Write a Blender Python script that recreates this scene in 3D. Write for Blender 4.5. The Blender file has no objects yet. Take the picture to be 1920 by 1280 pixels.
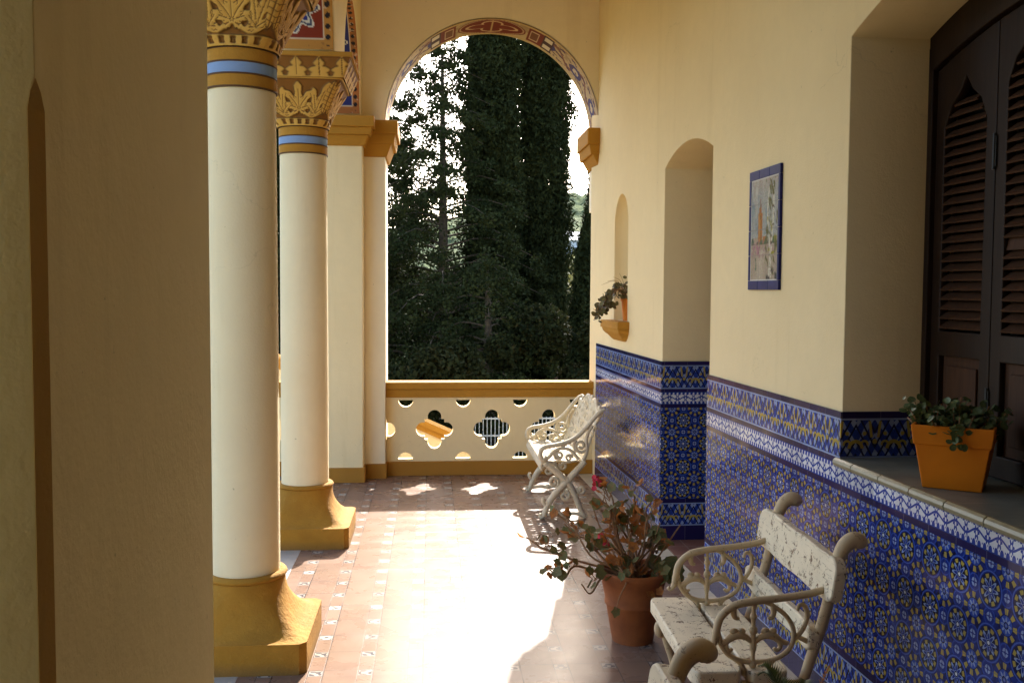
import bpy, bmesh, math, random
import numpy as np
from mathutils import Vector, Matrix, Quaternion
PI = math.pi
R_ = math.radians
random.seed(7)
rng = np.random.default_rng(11)
SC = bpy.context.scene
COL = SC.collection

# ------------------------------------------------------------------ helpers
def smooth_pts(pts, n=6):
    """Catmull-Rom through 3-D points (tuples may carry a radius as 4th value)."""
    P = [np.array(p, float) for p in pts]
    if len(P) < 3: return P
    P = [2*P[0]-P[1]] + P + [2*P[-1]-P[-2]]
    out = []
    for i in range(1, len(P)-2):
        a, b, c, d = P[i-1], P[i], P[i+1], P[i+2]
        for k in range(n):
            t = k/n
            out.append(.5*((2*b)+(c-a)*t+(2*a-5*b+4*c-d)*t*t+(3*b-a-3*c+d)*t**3))
    out.append(P[-2])
    return out

class MB:
    def __init__(s): s.v = []; s.f = []; s.uv = {}; s.c = None
    def add(s, vs, fs):
        b = len(s.v); s.v += [tuple(map(float, v)) for v in vs]
        s.f += [tuple(b+i for i in f) for f in fs]; return b
    def box(s, x0, x1, y0, y1, z0, z1):
        s.add([(x0,y0,z0),(x1,y0,z0),(x1,y1,z0),(x0,y1,z0),(x0,y0,z1),(x1,y0,z1),(x1,y1,z1),(x0,y1,z1)],
              [(3,2,1,0),(4,5,6,7),(0,1,5,4),(1,2,6,5),(2,3,7,6),(3,0,4,7)])
    def obox(s, c, ax, ay, az):
        c, ax, ay, az = map(np.array, (c, ax, ay, az))
        vs = [c+sx*ax+sy*ay+sz*az for sz in (-1,1) for sx, sy in ((-1,-1),(1,-1),(1,1),(-1,1))]
        s.add(vs, [(3,2,1,0),(4,5,6,7),(0,1,5,4),(1,2,6,5),(2,3,7,6),(3,0,4,7)])
    def tube(s, pts, r=.01, seg=8, n=5, flat=None, cap=True):
        """pts of (x,y,z) or (x,y,z,r); flat scales the section along the second frame axis."""
        P = [tuple(p) if len(p) == 4 else tuple(p)+(r,) for p in pts]
        P = smooth_pts(P, n) if n > 1 else [np.array(p) for p in P]
        X = np.array([p[:3] for p in P]); Rr = [max(p[3], 1e-4) for p in P]
        T = np.gradient(X, axis=0); T /= np.maximum(np.linalg.norm(T, axis=1, keepdims=True), 1e-9)
        up = np.array([0,0,1.]) if abs(T[0][2]) < .9 else np.array([0,1.,0])
        N = np.cross(up, T[0]); N /= np.linalg.norm(N)
        rings = []
        for i in range(len(X)):
            N = N - T[i]*N.dot(T[i]); N /= max(np.linalg.norm(N), 1e-9)
            B = np.cross(T[i], N)
            fl = 1 if flat is None else flat
            rings.append([X[i]+Rr[i]*(math.cos(a)*N+fl*math.sin(a)*B) for a in [2*PI*k/seg for k in range(seg)]])
        vs = [v for rg in rings for v in rg]; fs = []
        for i in range(len(rings)-1):
            for k in range(seg):
                a = i*seg+k; b = i*seg+(k+1) % seg
                fs.append((a, b, b+seg, a+seg))
        if cap:
            fs.append(tuple(range(seg))[::-1]); m = (len(rings)-1)*seg
            fs.append(tuple(range(m, m+seg)))
        s.add(vs, fs)
    def ball(s, c, r, seg=10, rg=6, sc=(1,1,1)):
        vs = []; fs = []
        for i in range(rg+1):
            a = PI*i/rg
            for k in range(seg):
                b = 2*PI*k/seg
                vs.append((c[0]+r*sc[0]*math.sin(a)*math.cos(b), c[1]+r*sc[1]*math.sin(a)*math.sin(b), c[2]+r*sc[2]*math.cos(a)))
        for i in range(rg):
            for k in range(seg):
                a = i*seg+k; b = i*seg+(k+1) % seg
                fs.append((a, a+seg, b+seg, b))
        s.add(vs, fs)
    def lathe(s, prof, c=(0,0), seg=48, wob=0):
        vs = []; fs = []
        for (r, z) in prof:
            for k in range(seg):
                a = 2*PI*k/seg
                rr = r*(1+wob*math.sin(3*a+z*9))
                vs.append((c[0]+rr*math.cos(a), c[1]+rr*math.sin(a), z))
        for i in range(len(prof)-1):
            for k in range(seg):
                a = i*seg+k; b = i*seg+(k+1) % seg
                fs.append((a, b, b+seg, a+seg))
        s.add(vs, fs)
    def sections(s, secs, closed=True, cap=True):
        n = len(secs[0]); vs = [p for q in secs for p in q]; fs = []
        for i in range(len(secs)-1):
            for k in range(n if closed else n-1):
                a = i*n+k; b = i*n+(k+1) % n
                fs.append((a, b, b+n, a+n))
        if cap:
            fs.append(tuple(range(n))[::-1]); m = (len(secs)-1)*n; fs.append(tuple(range(m, m+n)))
        s.add(vs, fs)
    def extrude(s, poly, fn, d0, d1):
        """poly: 2-D outline; fn(a, b, d) -> xyz; solid between d0 and d1 (convex-ish outline)."""
        s.sections([[fn(a, b, d0) for a, b in poly], [fn(a, b, d1) for a, b in poly]])
    def build(s, name, mat, parent=None, smooth=False, ang=.6, bevel=0, fixn=True):
        me = bpy.data.meshes.new(name)
        me.from_pydata(s.v, [], s.f); me.update()
        if fixn:
            bm = bmesh.new(); bm.from_mesh(me); bmesh.ops.recalc_face_normals(bm, faces=bm.faces); bm.to_mesh(me); bm.free()
        return link(name, me, mat, parent, smooth, ang, bevel)

def link(name, me, mat, parent=None, smooth=False, ang=.6, bevel=0):
    if smooth:
        me.polygons.foreach_set('use_smooth', [True]*len(me.polygons)); me.set_sharp_from_angle(angle=ang)
    me.materials.append(mat)
    o = bpy.data.objects.new(name, me); COL.objects.link(o)
    if parent is not None:
        o.parent = parent
    if bevel:
        b = o.modifiers.new('edge', 'BEVEL'); b.width = bevel; b.segments = 2; b.limit_method = 'ANGLE'; b.angle_limit = R_(35)
    return o

def local(parent, *objs):
    """children were built in world space: bring their mesh into the parent's unrotated local space"""
    for o in objs:
        o.data.transform(Matrix.Translation(-parent.location))

def tag(o, label=None, cat=None, group=None, kind=None):
    if label: o['label'] = label
    if cat: o['category'] = cat
    if group: o['group'] = group
    if kind: o['kind'] = kind
    return o

def thing(name, label, cat, loc=(0,0,0), rz=0, group=None):
    o = bpy.data.objects.new(name, None); o.empty_display_size = .2; COL.objects.link(o)
    o.location = loc; o.rotation_euler = (0,0,rz)
    return tag(o, label, cat, group, 'thing')

def dup(root, loc, rz, label):
    def cp(o, par):
        c = o.copy(); COL.objects.link(c)
        if par is not None: c.parent = par
        for ch in [x for x in list(o.children)]: cp(ch, c)
        return c
    r = cp(root, None); r.location = loc; r.rotation_euler = (0,0,rz); r['label'] = label
    return r

def curve_slab(name, outers, holes, depth, mat, to_world, parent=None, bevel=0):
    """filled 2-D outline with holes, thickness depth; to_world(a, b, d) maps it (d from 0 to depth)."""
    cu = bpy.data.curves.new('tmp', 'CURVE'); cu.dimensions = '2D'; cu.fill_mode = 'BOTH'
    cu.extrude = depth/2; cu.bevel_depth = 0
    for poly in outers+holes:
        sp = cu.splines.new('POLY'); sp.points.add(len(poly)-1); sp.use_cyclic_u = True
        for p, (a, b) in zip(sp.points, poly): p.co = (a, b, 0, 1)
    ob = bpy.data.objects.new('tmp', cu); COL.objects.link(ob)
    dg = bpy.context.evaluated_depsgraph_get(); dg.update()
    me = bpy.data.meshes.new_from_object(ob.evaluated_get(dg))
    bpy.data.objects.remove(ob)
    me.name = name; me.materials.clear()
    bm = bmesh.new(); bm.from_mesh(me)
    bmesh.ops.remove_doubles(bm, verts=bm.verts, dist=1e-5)
    for v in bm.verts:
        v.co = Vector(to_world(v.co.x, v.co.y, v.co.z+depth/2))
    bmesh.ops.recalc_face_normals(bm, faces=bm.faces)
    bm.to_mesh(me); bm.free()
    return link(name, me, mat, parent, False, .6, bevel)

def arch_poly(a0, a1, z0, zs, rise, n=24):
    """opening outline: straight sides to zs, then a circular arc of the given rise"""
    h = (a1-a0)/2; c = (a0+a1)/2; Rr = (h*h+rise*rise)/(2*rise); cz = zs+rise-Rr
    th = math.asin(min(1, h/Rr))
    if rise > h: th = PI-th
    pts = [(a0, z0), (a1, z0)]
    for k in range(n+1):
        t = th-2*th*k/n
        pts.append((c+Rr*math.sin(t), cz+Rr*math.cos(t)))
    return pts

# ------------------------------------------------------------------ node expressions
class Ex:
    def __init__(s, nt, so): s.nt = nt; s.so = so
    def _m(s, op, *a):
        n = s.nt.nodes.new('ShaderNodeMath'); n.operation = op
        for i, x in enumerate((s,)+a):
            if isinstance(x, Ex): s.nt.links.new(x.so, n.inputs[i])
            else: n.inputs[i].default_value = x
        return Ex(s.nt, n.outputs[0])
    def __add__(s, o): return s._m('ADD', o)
    __radd__ = __add__
    def __sub__(s, o): return s._m('SUBTRACT', o)
    def __rsub__(s, o): return (s*-1)+o
    def __mul__(s, o): return s._m('MULTIPLY', o)
    __rmul__ = __mul__
    def __truediv__(s, o): return s._m('DIVIDE', o)
    def lt(s, o): return s._m('LESS_THAN', o)
    def gt(s, o): return s._m('GREATER_THAN', o)
    def abs(s): return s._m('ABSOLUTE')
    def fract(s): return s._m('FRACT')
    def floor(s): return s._m('FLOOR')
    def sin(s): return s._m('SINE')
    def cos(s): return s._m('COSINE')
    def sqrt(s): return s._m('SQRT')
    def pw(s, o): return s._m('POWER', o)
    def atan2(s, o): return s._m('ARCTAN2', o)
    def min(s, o): return s._m('MINIMUM', o)
    def max(s, o): return s._m('MAXIMUM', o)
    def clamp(s): return s.max(0.0).min(1.0)
    def band(s, a, b): return s.gt(a)*s.lt(b)
    def near(s, a, w): return (s-a).abs().lt(w)
    def inv(s): return 1.0-s
def length2(a, b): return (a*a+b*b).sqrt()

class Mat:
    def __init__(s, name):
        s.m = bpy.data.materials.new(name); s.m.use_nodes = True
        s.nt = s.m.node_tree; s.b = s.nt.nodes['Principled BSDF']
    def node(s, t, **kw):
        n = s.nt.nodes.new(t)
        for k, v in kw.items(): setattr(n, k, v)
        return n
    def coord(s, which='Object'):
        return s.node('ShaderNodeTexCoord').outputs[which]
    def geo(s): return s.node('ShaderNodeNewGeometry').outputs['Position']
    def sep(s, so):
        n = s.node('ShaderNodeSeparateXYZ'); s.nt.links.new(so, n.inputs[0])
        return [Ex(s.nt, n.outputs[i]) for i in range(3)]
    def noise(s, so, scale, detail=4, rough=.55, dist=0):
        n = s.node('ShaderNodeTexNoise'); n.inputs['Scale'].default_value = scale
        n.inputs['Detail'].default_value = detail; n.inputs['Roughness'].default_value = rough
        n.inputs['Distortion'].default_value = dist
        if so is not None: s.nt.links.new(so, n.inputs['Vector'])
        return Ex(s.nt, n.outputs['Fac'])
    def white(s, *xs):
        n = s.node('ShaderNodeCombineXYZ')
        for i, x in enumerate(xs): s.nt.links.new(x.so, n.inputs[i])
        w = s.node('ShaderNodeTexWhiteNoise'); w.noise_dimensions = '3D'; s.nt.links.new(n.outputs[0], w.inputs['Vector'])
        return Ex(s.nt, w.outputs['Value']), w.outputs['Color']
    def ramp(s, x, lo, hi, a=0., b=1.):
        n = s.node('ShaderNodeMapRange'); n.inputs[1].default_value = lo; n.inputs[2].default_value = hi
        n.inputs[3].default_value = a; n.inputs[4].default_value = b
        s.nt.links.new(x.so, n.inputs[0]); return Ex(s.nt, n.outputs[0])
    def mix(s, a, b, f):
        n = s.node('ShaderNodeMix', data_type='RGBA')
        for so, x in ((n.inputs[6], a), (n.inputs[7], b)):
            if isinstance(x, tuple): so.default_value = x+(1,) if len(x) == 3 else x
            else: s.nt.links.new(x, so)
        if isinstance(f, Ex): s.nt.links.new(f.so, n.inputs[0])
        else: n.inputs[0].default_value = f
        return n.outputs[2]
    def base(s, c):
        if isinstance(c, tuple): s.b.inputs['Base Color'].default_value = c+(1,)
        else: s.nt.links.new(c, s.b.inputs['Base Color'])
        return s
    def rough(s, r):
        if isinstance(r, Ex): s.nt.links.new(r.so, s.b.inputs['Roughness'])
        else: s.b.inputs['Roughness'].default_value = r
        return s
    def spec(s, v): s.b.inputs['Specular IOR Level'].default_value = v; return s
    def bump(s, h, strength=.3, dist=.01, normal=None):
        n = s.node('ShaderNodeBump'); n.inputs['Strength'].default_value = strength; n.inputs['Distance'].default_value = dist
        s.nt.links.new(h.so, n.inputs['Height'])
        if normal is not None: s.nt.links.new(normal, n.inputs['Normal'])
        s.nt.links.new(n.outputs[0], s.b.inputs['Normal']); return s

def m_plaster(name, c, c2=None, grain=140, amp=.35, speck=True):
    m = Mat(name); co = m.geo()
    big = m.noise(co, 1.3, 5, .6); fine = m.noise(co, grain, 3, .6); mid = m.noise(co, 14, 4, .6)
    c2 = c2 or tuple(x*.86 for x in c)
    col = m.mix(c, c2, m.ramp(big, .35, .7))
    col = m.mix(col, tuple(x*.93 for x in c), m.ramp(mid, .4, .75)*.6)
    if speck:
        sp = m.noise(co, 46, 2, .5)
        col = m.mix(col, tuple(x*.5 for x in c), m.ramp(sp, .755, .79)*.7)
    st = m.node('ShaderNodeMapping'); st.inputs['Scale'].default_value = (7, 7, .55); m.nt.links.new(co, st.inputs[0])
    streak = m.noise(st.outputs[0], 1.0, 5, .65, .3)
    col = m.mix(col, tuple(x*y for x, y in zip(c, (.80, .76, .68))), m.ramp(streak, .56, .80)*.55)
    vo = m.node('ShaderNodeTexVoronoi', feature='DISTANCE_TO_EDGE'); vo.inputs['Scale'].default_value = .9
    wv = m.node('ShaderNodeVectorMath', operation='ADD'); m.nt.links.new(co, wv.inputs[0])
    nz = m.node('ShaderNodeTexNoise'); nz.inputs['Scale'].default_value = 5; nz.inputs['Detail'].default_value = 6
    m.nt.links.new(co, nz.inputs['Vector']); sc = m.node('ShaderNodeVectorMath', operation='SCALE'); sc.inputs['Scale'].default_value = .35
    m.nt.links.new(nz.outputs['Color'], sc.inputs[0]); m.nt.links.new(sc.outputs[0], wv.inputs[1]); m.nt.links.new(wv.outputs[0], vo.inputs['Vector'])
    crack = Ex(m.nt, vo.outputs['Distance']).lt(.0016)*m.ramp(big, .52, .60)
    col = m.mix(col, tuple(x*.55 for x in c), crack*.28)
    m.base(col).rough(.86).spec(.2)
    m.bump(fine*.5+mid*1.1+big*.8, amp, .006)
    return m.m

def m_simple(name, c, rough=.6, c2=None, scale=20, amp=.15, spec=.4, dist=.004):
    m = Mat(name); co = m.geo()
    n = m.noise(co, scale, 5, .6); f = m.noise(co, scale*7, 3, .6)
    m.base(m.mix(c, c2 or tuple(x*.75 for x in c), m.ramp(n, .35, .7))).rough(rough).spec(spec)
    m.bump(n+f*.5, amp, dist)
    return m.m

def m_leaf(name, c, c2, c3=None, scale=.9, rough=.55, trans=.15, spec=.25):
    m = Mat(name); co = m.geo()
    n = m.noise(co, scale, 3, .6); f = m.noise(co, scale*9, 2, .6)
    col = m.mix(c, c2, m.ramp(n, .35, .65))
    if c3: col = m.mix(col, c3, m.ramp(f, .55, .7))
    m.base(col).rough(rough).spec(spec)
    tr = m.node('ShaderNodeBsdfTranslucent'); m.nt.links.new(col, tr.inputs[0])
    mx = m.node('ShaderNodeMixShader'); mx.inputs[0].default_value = trans
    m.nt.links.new(m.b.outputs[0], mx.inputs[1]); m.nt.links.new(tr.outputs[0], mx.inputs[2])
    m.nt.links.new(mx.outputs[0], m.nt.nodes['Material Output'].inputs[0])
    return m.m

def m_vcol(name, rough=.75, spec=.25, amp=.12):
    m = Mat(name); a = m.node('ShaderNodeAttribute', attribute_name='Col'); co = m.geo()
    n = m.noise(co, 60, 4, .6)
    col = m.mix(a.outputs['Color'], (.10,.06,.03), m.ramp(n, .62, .8)*.35)
    m.base(col).rough(rough).spec(spec).bump(n, amp, .003)
    return m.m

CREAM = (.74,.62,.43); OCHRE = (.43,.21,.028)
M = {}
M['cream'] = m_plaster('cream plaster', (.79,.645,.375), (.735,.59,.335))
M['pier'] = m_plaster('rough cream plaster', (.80,.655,.325), (.75,.605,.295), 70, .42)
M['arch'] = m_plaster('tan plaster', (.82,.73,.54), (.78,.69,.50))
M['white'] = m_plaster('white limewash', (.76,.64,.405), (.70,.575,.355), 90, .4, True)
M['ochre'] = m_plaster('ochre paint', OCHRE, (.36,.168,.020), 60, .7, True)
def m_base():
    m = Mat('worn ochre base paint'); co = m.geo(); x, y, z = m.sep(co)
    big = m.noise(co, 4, 5, .65); mid = m.noise(co, 22, 5, .7, .3); fine = m.noise(co, 70, 3, .6)
    col = m.mix((.36,.180,.022), (.28,.135,.016), m.ramp(big, .38, .66))
    col = m.mix(col, (.44,.24,.05), m.ramp(mid, .62, .70)*.5)
    col = m.mix(col, (.52,.38,.18), m.ramp(mid*.6+fine*.4, .655, .675)*.8)
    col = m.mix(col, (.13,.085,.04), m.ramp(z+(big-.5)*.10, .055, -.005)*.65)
    m.base(col).rough(.85).spec(.2).bump(fine*.5+mid*1.3+big, .75, .007); return m.m
M['base'] = m_base()
M['chamfer'] = m_plaster('brown chamfer paint', (.60,.37,.12), None, 90, .4, False)
M['brown'] = m_plaster('brown ochre paint', (.37,.175,.028), None, 90, .4, False)
M['blue'] = m_plaster('pale blue paint', (.23,.33,.52), None, 90, .2, False)
M['line'] = m_simple('dark brown line paint', (.10,.045,.012), .8)
M['terracotta'] = m_simple('terracotta', (.36,.118,.032), .8, (.20,.062,.02), 7, .3)
M['orange'] = m_simple('orange plastic', (.76,.225,.006), .5, (.66,.185,.005), 6, .05)
M['soil'] = m_simple('potting soil', (.045,.03,.02), .95, None, 60, .8, .2, .02)
M['bark'] = m_simple('bark', (.10,.075,.05), .95, (.05,.038,.026), 14, .8, .1, .03)
M['stem'] = m_simple('dry stem', (.34,.19,.09), .8, (.20,.11,.05), 50, .3)
M['vcol'] = m_vcol('painted relief')
M['glaze'] = m_vcol('painted glazed tile', .5, .12, .05)
M['marble'] = m_simple('grey marble', (.40,.38,.34), .4, (.31,.30,.27), 5, .05)
M['pinkflower'] = m_simple('pink petals', (.75,.06,.10), .6, (.6,.03,.07), 80, .1)
M['sillnose'] = m_simple('glazed sill edge', (.26,.23,.13), .35, (.19,.165,.09), 12, .1, .5)
M['metal'] = m_simple('pale painted fence steel', (.60,.58,.53), .5)
M['iron'] = m_simple('black iron', (.02,.018,.016), .5)

def m_paintwood(name, c, under, amt=.66, scale=9):
    m = Mat(name); co = m.coord('Object'); x, y, z = m.sep(co)
    n = m.noise(co, scale*3, 6, .7, .4); f = m.noise(co, 150, 3, .6)
    sx = m.node('ShaderNodeMapping'); sx.inputs['Scale'].default_value = (60, 4, 60); m.nt.links.new(co, sx.inputs[0])
    g = m.noise(sx.outputs[0], 1.2, 5, .7, .6)
    chip = m.ramp(n*.7+f*.35, amt, amt+.03)
    crack = m.ramp(g, .595, .64)
    col = m.mix(c, tuple(q*.84 for q in c), m.ramp(m.noise(co, 5, 4), .35, .7))
    col = m.mix(col, under, (chip+crack*.55).clamp())
    m.base(col).rough(.6).spec(.35)
    m.bump((chip*-1.0)+(crack*-.8)+n*.3, .55, .003)
    return m.m
M['slatpaint'] = m_paintwood('chipped cream paint on wood', (.78,.68,.48), (.17,.10,.05), .582)
M['ironpaint'] = m_paintwood('worn cream paint on iron', (.60,.46,.27), (.16,.10,.05), .68, 14)
M['whiteiron'] = m_paintwood('white paint on cast iron', (.66,.57,.40), (.15,.095,.045), .645, 14)
def m_wood(name, c, c2, rough=.5):
    m = Mat(name); co = m.coord('Object')
    sx = m.node('ShaderNodeMapping'); sx.inputs['Scale'].default_value = (30, 30, 2.5); m.nt.links.new(co, sx.inputs[0])
    g = m.noise(sx.outputs[0], 1.6, 6, .7, .8)
    m.base(m.mix(c, c2, m.ramp(g, .3, .7))).rough(rough).spec(.18).bump(g, .2, .002)
    return m.m
M['wood'] = m_wood('dark stained wood', (.027,.013,.006), (.014,.0065,.0035))
M['louver'] = m_wood('brown louver wood', (.08,.036,.017), (.045,.02,.010), .65)

# floor tile: columns of small patterned inserts between larger red-brown tiles
def m_floor():
    m = Mat('red brown floor tile'); co = m.geo(); x, y, z = m.sep(co)
    P = .2065
    fx = (x+.5085)/P; fy = (y-3.925)/P
    ix = fx.floor(); iy = fy.floor(); u = fx.fract(); v = fy.fract()
    s = .315
    small = u.lt(s)*v.lt(s*.95)
    strip = u.lt(s)
    w1, wc = m.white(ix, iy, strip); 
    c = m.mix((.185,.115,.082), (.248,.160,.116), w1)
    c = m.mix(c, (.21,.135,.09), m.ramp(m.noise(co, 3.2, 5, .65), .4, .7))
    c = m.mix(c, (.30,.18,.13), m.ramp(m.noise(co, 26, 5, .7, .6), .50, .80)*.30)
    # insert motif: pale ground, dark angular marks differing from tile to tile
    a = (u/s-.5); b = (v/(s*.95)-.5)
    w2, _ = m.white(iy, ix, z)
    ph = w2*6.28
    d = length2(a, b)
    mot = ((a*9+ph).sin()*(b*10-ph).cos()+(d*13+ph).sin()*.6).gt(.10)*a.abs().lt(.40)*b.abs().lt(.36)
    frame = a.abs().max(b.abs()).band(.43, .475)
    ins = m.mix(m.mix((.50,.47,.41), (.32,.26,.20), w2), (.02,.022,.04), (mot*.9+frame).clamp())
    wear = m.ramp(m.noise(co, 30, 3), .40, .62)
    ins = m.mix(ins, (.28,.20,.15), wear*.2)
    c = m.mix(c, ins, small)
    g = .020
    lines = (v.near(s*.95, g*.5)*1.0).max(u.near(s, g*.6)).max(u.lt(g*.6)).max(v.lt(g*.5)*strip)
    lw = m.ramp(m.noise(co, 2.6, 2), .42, .55)
    c = m.mix(c, (.05,.032,.025), lines*(lw*.6+.35))
    scr = m.noise(co, 55, 2, .5, 2.5)
    c = m.mix(c, (.16,.08,.05), m.ramp(m.noise(co, 1.7, 6, .7), .58, .68)*.35)
    m.base(c).rough(m.ramp(m.noise(co, 7, 4), .3, .7, .25, .31)).spec(.10)
    m.bump((lines*-1.0)+m.noise(co, 12, 3)*.35+scr*.08, .25, .002)
    return m.m
M['floor'] = m_floor()
def m_doorfloor():
    m = Mat('plain terracotta tile'); co = m.geo(); x, y, z = m.sep(co)
    u = (x/.2).fract(); v = (y/.2).fract()
    ln = u.lt(.03).max(v.lt(.03))
    m.base(m.mix(m.mix((.26,.11,.07), (.2,.085,.055), m.noise(co, 8)), (.35,.27,.2), ln)).rough(.45)
    return m.m
M['doorfloor'] = m_doorfloor()
def m_border():
    m = Mat('cream border tile'); co = m.geo(); x, y, z = m.sep(co)
    v = (y/.2065).fract(); ln = v.lt(.018)
    m.base(m.mix(m.mix((.60,.53,.40), (.50,.44,.33), m.ramp(m.noise(co, 6), .35, .7)), (.12,.09,.07), ln)).rough(.35)
    return m.m
M['border'] = m_border()

# dado: painted blue, white and yellow tiles; UV in metres
def m_dado():
    m = Mat('blue and yellow glazed dado tile'); uv = m.coord('UV'); u, v, _ = m.sep(uv)
    P = .15
    NAVY = (.006,.008,.042); BLUE = (.010,.026,.205); MID = (.026,.068,.36); PALE = (.26,.34,.55); WHITE = (.70,.72,.74); YEL = (.42,.32,.055)
    pu = u/P; pv = (v-.325)/P+.5; tilez = u*0+3.0
    fu = pu.fract()-.5; fv = pv.fract()-.5
    wob = m.noise(uv, 160, 2, .5)
    # ring medallion
    d = length2(fu, fv)+(wob-.5)*.02; a = fv.atan2(fu)
    # star
    au = fu.abs()-.5; av = fv.abs()-.5
    d3 = length2(au, av)+(wob-.5)*.02; a3 = av.atan2(au)
    # diamonds
    d2 = length2(au, fv).min(length2(fu, av))+(wob-.5)*.02
    c8 = (a*8).cos(); c4 = (a*4).cos()
    col = m.mix(NAVY, BLUE, m.ramp(m.noise(uv, 45, 2), .4, .6))
    # star: yellow lozenges round a pale rosette
    k8 = (a3*8).cos()
    col = m.mix(col, YEL, d3.band(.20, .31)*k8.gt(.15))
    col = m.mix(col, NAVY, d3.band(.285, .325)*k8.gt(-.5)*0+d3.band(.185,.20))
    col = m.mix(col, MID, d3.lt(.18))
    col = m.mix(col, PALE, d3.lt((k8*.045+.115))*d3.gt(.065))
    col = m.mix(col, NAVY, d3.band(.045, .07))
    col = m.mix(col, PALE, d3.lt(.022))
    # diamonds
    col = m.mix(col, BLUE, d2.lt(.185))
    col = m.mix(col, MID, d2.band(.15, .175))
    col = m.mix(col, PALE, d2.lt(.085)*((fu*2*PI*4).sin()*(fv*2*PI*4).sin()).abs().gt(.25))
    # ring
    col = m.mix(col, BLUE, d.lt(.375))
    col = m.mix(col, (.055,.115,.44), d.band(.335, .362))
    col = m.mix(col, NAVY, d.lt(.315))
    col = m.mix(col, YEL, d.band(.215, .295)*c8.lt(-.05))
    col = m.mix(col, PALE, d.lt(c8*.07+.175)*d.gt(.06))
    col = m.mix(col, BLUE, d.lt(c8*.05+.13)*d.gt(.07))
    col = m.mix(col, WHITE, d.lt(.035))
    grout = fu.abs().max(fv.abs()).gt(.493)
    col = m.mix(col, (.10,.10,.16), grout*.7)
    # frieze (two of them)
    def frieze(col, v0, h):
        t = (v-v0)/h; inb = t.band(0, 1)
        f = fu
        ax = f.abs()
        c = m.mix(BLUE, MID, m.ramp(wob, .35, .65))
        scroll = ((f*2*PI*3).sin()*.16+((t*9).sin()*.12)+((ax*20+t*13).sin())*.5)
        c = m.mix(c, PALE, scroll.gt(.22)*t.band(.06, .96))
        c = m.mix(c, NAVY, ((ax*31-t*17).sin()).gt(.65))
        vase = (ax-(.085+(t-.5)*.13)).abs().lt(.035)*t.band(.52, .93)
        dots = length2(ax-.27, (t-.62)*.95).lt(.05)
        arch = length2(ax-.5, (t-.24)*.95).band(.13, .215)*t.gt(.24)
        tip = length2(f, (t-.42)*.9).lt(.06)
        leaf = length2(ax-.27, (t-.34)*.95).band(.06, .115)*t.gt(.32)
        c = m.mix(c, YEL, (vase+arch+dots+tip+leaf).clamp())
        edge = t.lt(.045).max(t.gt(.955))
        c = m.mix(c, PALE, edge)
        return m.mix(col, c, inb)
    col = frieze(col, .095, .147)
    col = frieze(col, .978, .150)
    # white band with a blue chain
    t = (v-.879)/.078; q = (u/.0525).fract()-.5; q2 = (u/.02625).fract()-.5
    c = m.mix(WHITE, (.60,.63,.68), m.ramp(wob, .4, .7))
    wave = ((t-.5)-(u*(2*PI/.105)).sin()*.13).abs().lt(.05)
    ros = length2(q, (t-.5)*.85); ra = (t-.5).atan2(q)
    chain = (ros.lt((ra*6).cos()*.07+.20)*ros.gt(.075)).max(wave)
    scal = length2(q2*.62, ((t-.5).abs()-.41)*1.2).lt(.20)
    stem = ((u*(2*PI/.0131)).sin().gt(.55))*((t-.5).abs()).band(.27, .34)
    c = m.mix(c, (.02,.05,.30), (chain+scal+stem).clamp())
    c = m.mix(c, (.02,.05,.26), t.lt(.05).max(t.gt(.95)))
    col = m.mix(col, c, t.band(0, 1))
    # plain strips
    st = v.lt(.095).max(v.band(.242, .27)).max(v.band(.857, .879)).max(v.band(.957, .978)).max(v.gt(1.128))
    jo = (u/.15+.37).fract().lt(.02)
    w, _ = m.white((u/.15+.37).floor(), v.gt(.9), v.lt(.2))
    sc = m.mix((.010,.010,.055), (.022,.014,.085), w)
    sc = m.mix(sc, (.16,.15,.2), jo*.5)
    col = m.mix(col, sc, st)
    tv_, _ = m.white((u/P).floor(), ((v-.25)/P).floor(), tilez)
    col = m.mix(col, (.02,.02,.05), tv_*.32)
    col = m.mix(col, (.25,.25,.28), m.noise(uv, 70, 3, .6).gt(.735)*.6)
    m.base(col).rough(m.ramp(m.noise(uv, 5, 4), .3, .7, .10, .19)).spec(.27)
    # each tile sits at a slightly different tilt
    tu = (u/P+.0).floor(); tv = ((v-.25)/P).floor()
    _, wc = m.white(tu, tv, tu*0)
    sub = m.node('ShaderNodeVectorMath', operation='SUBTRACT'); m.nt.links.new(wc, sub.inputs[0]); sub.inputs[1].default_value = (.5,.5,.5)
    scl = m.node('ShaderNodeVectorMath', operation='SCALE'); m.nt.links.new(sub.outputs[0], scl.inputs[0]); scl.inputs['Scale'].default_value = .035
    g = m.node('ShaderNodeNewGeometry')
    ad = m.node('ShaderNodeVectorMath', operation='ADD'); m.nt.links.new(g.outputs['Normal'], ad.inputs[0]); m.nt.links.new(scl.outputs[0], ad.inputs[1])
    nm = m.node('ShaderNodeVectorMath', operation='NORMALIZE'); m.nt.links.new(ad.outputs[0], nm.inputs[0])
    m.bump((grout*-1.0)+m.noise(uv, 26, 3)*.5+wob*.12, .22, .002, nm.outputs[0])
    return m.m
M['dado'] = m_dado()
def m_silltile():
    m = Mat('grey green sill tile'); co = m.geo(); x, y, z = m.sep(co)
    l = (y/.27+.1).fract().lt(.012).max((x/.27+.35).fract().lt(.012))
    c = m.mix((.20,.21,.17), (.13,.14,.115), m.ramp(m.noise(co, 9, 5), .35, .7))
    m.base(m.mix(c, (.3,.28,.22), l)).rough(.42).spec(.4)
    return m.m
M['sill'] = m_silltile()

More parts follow.
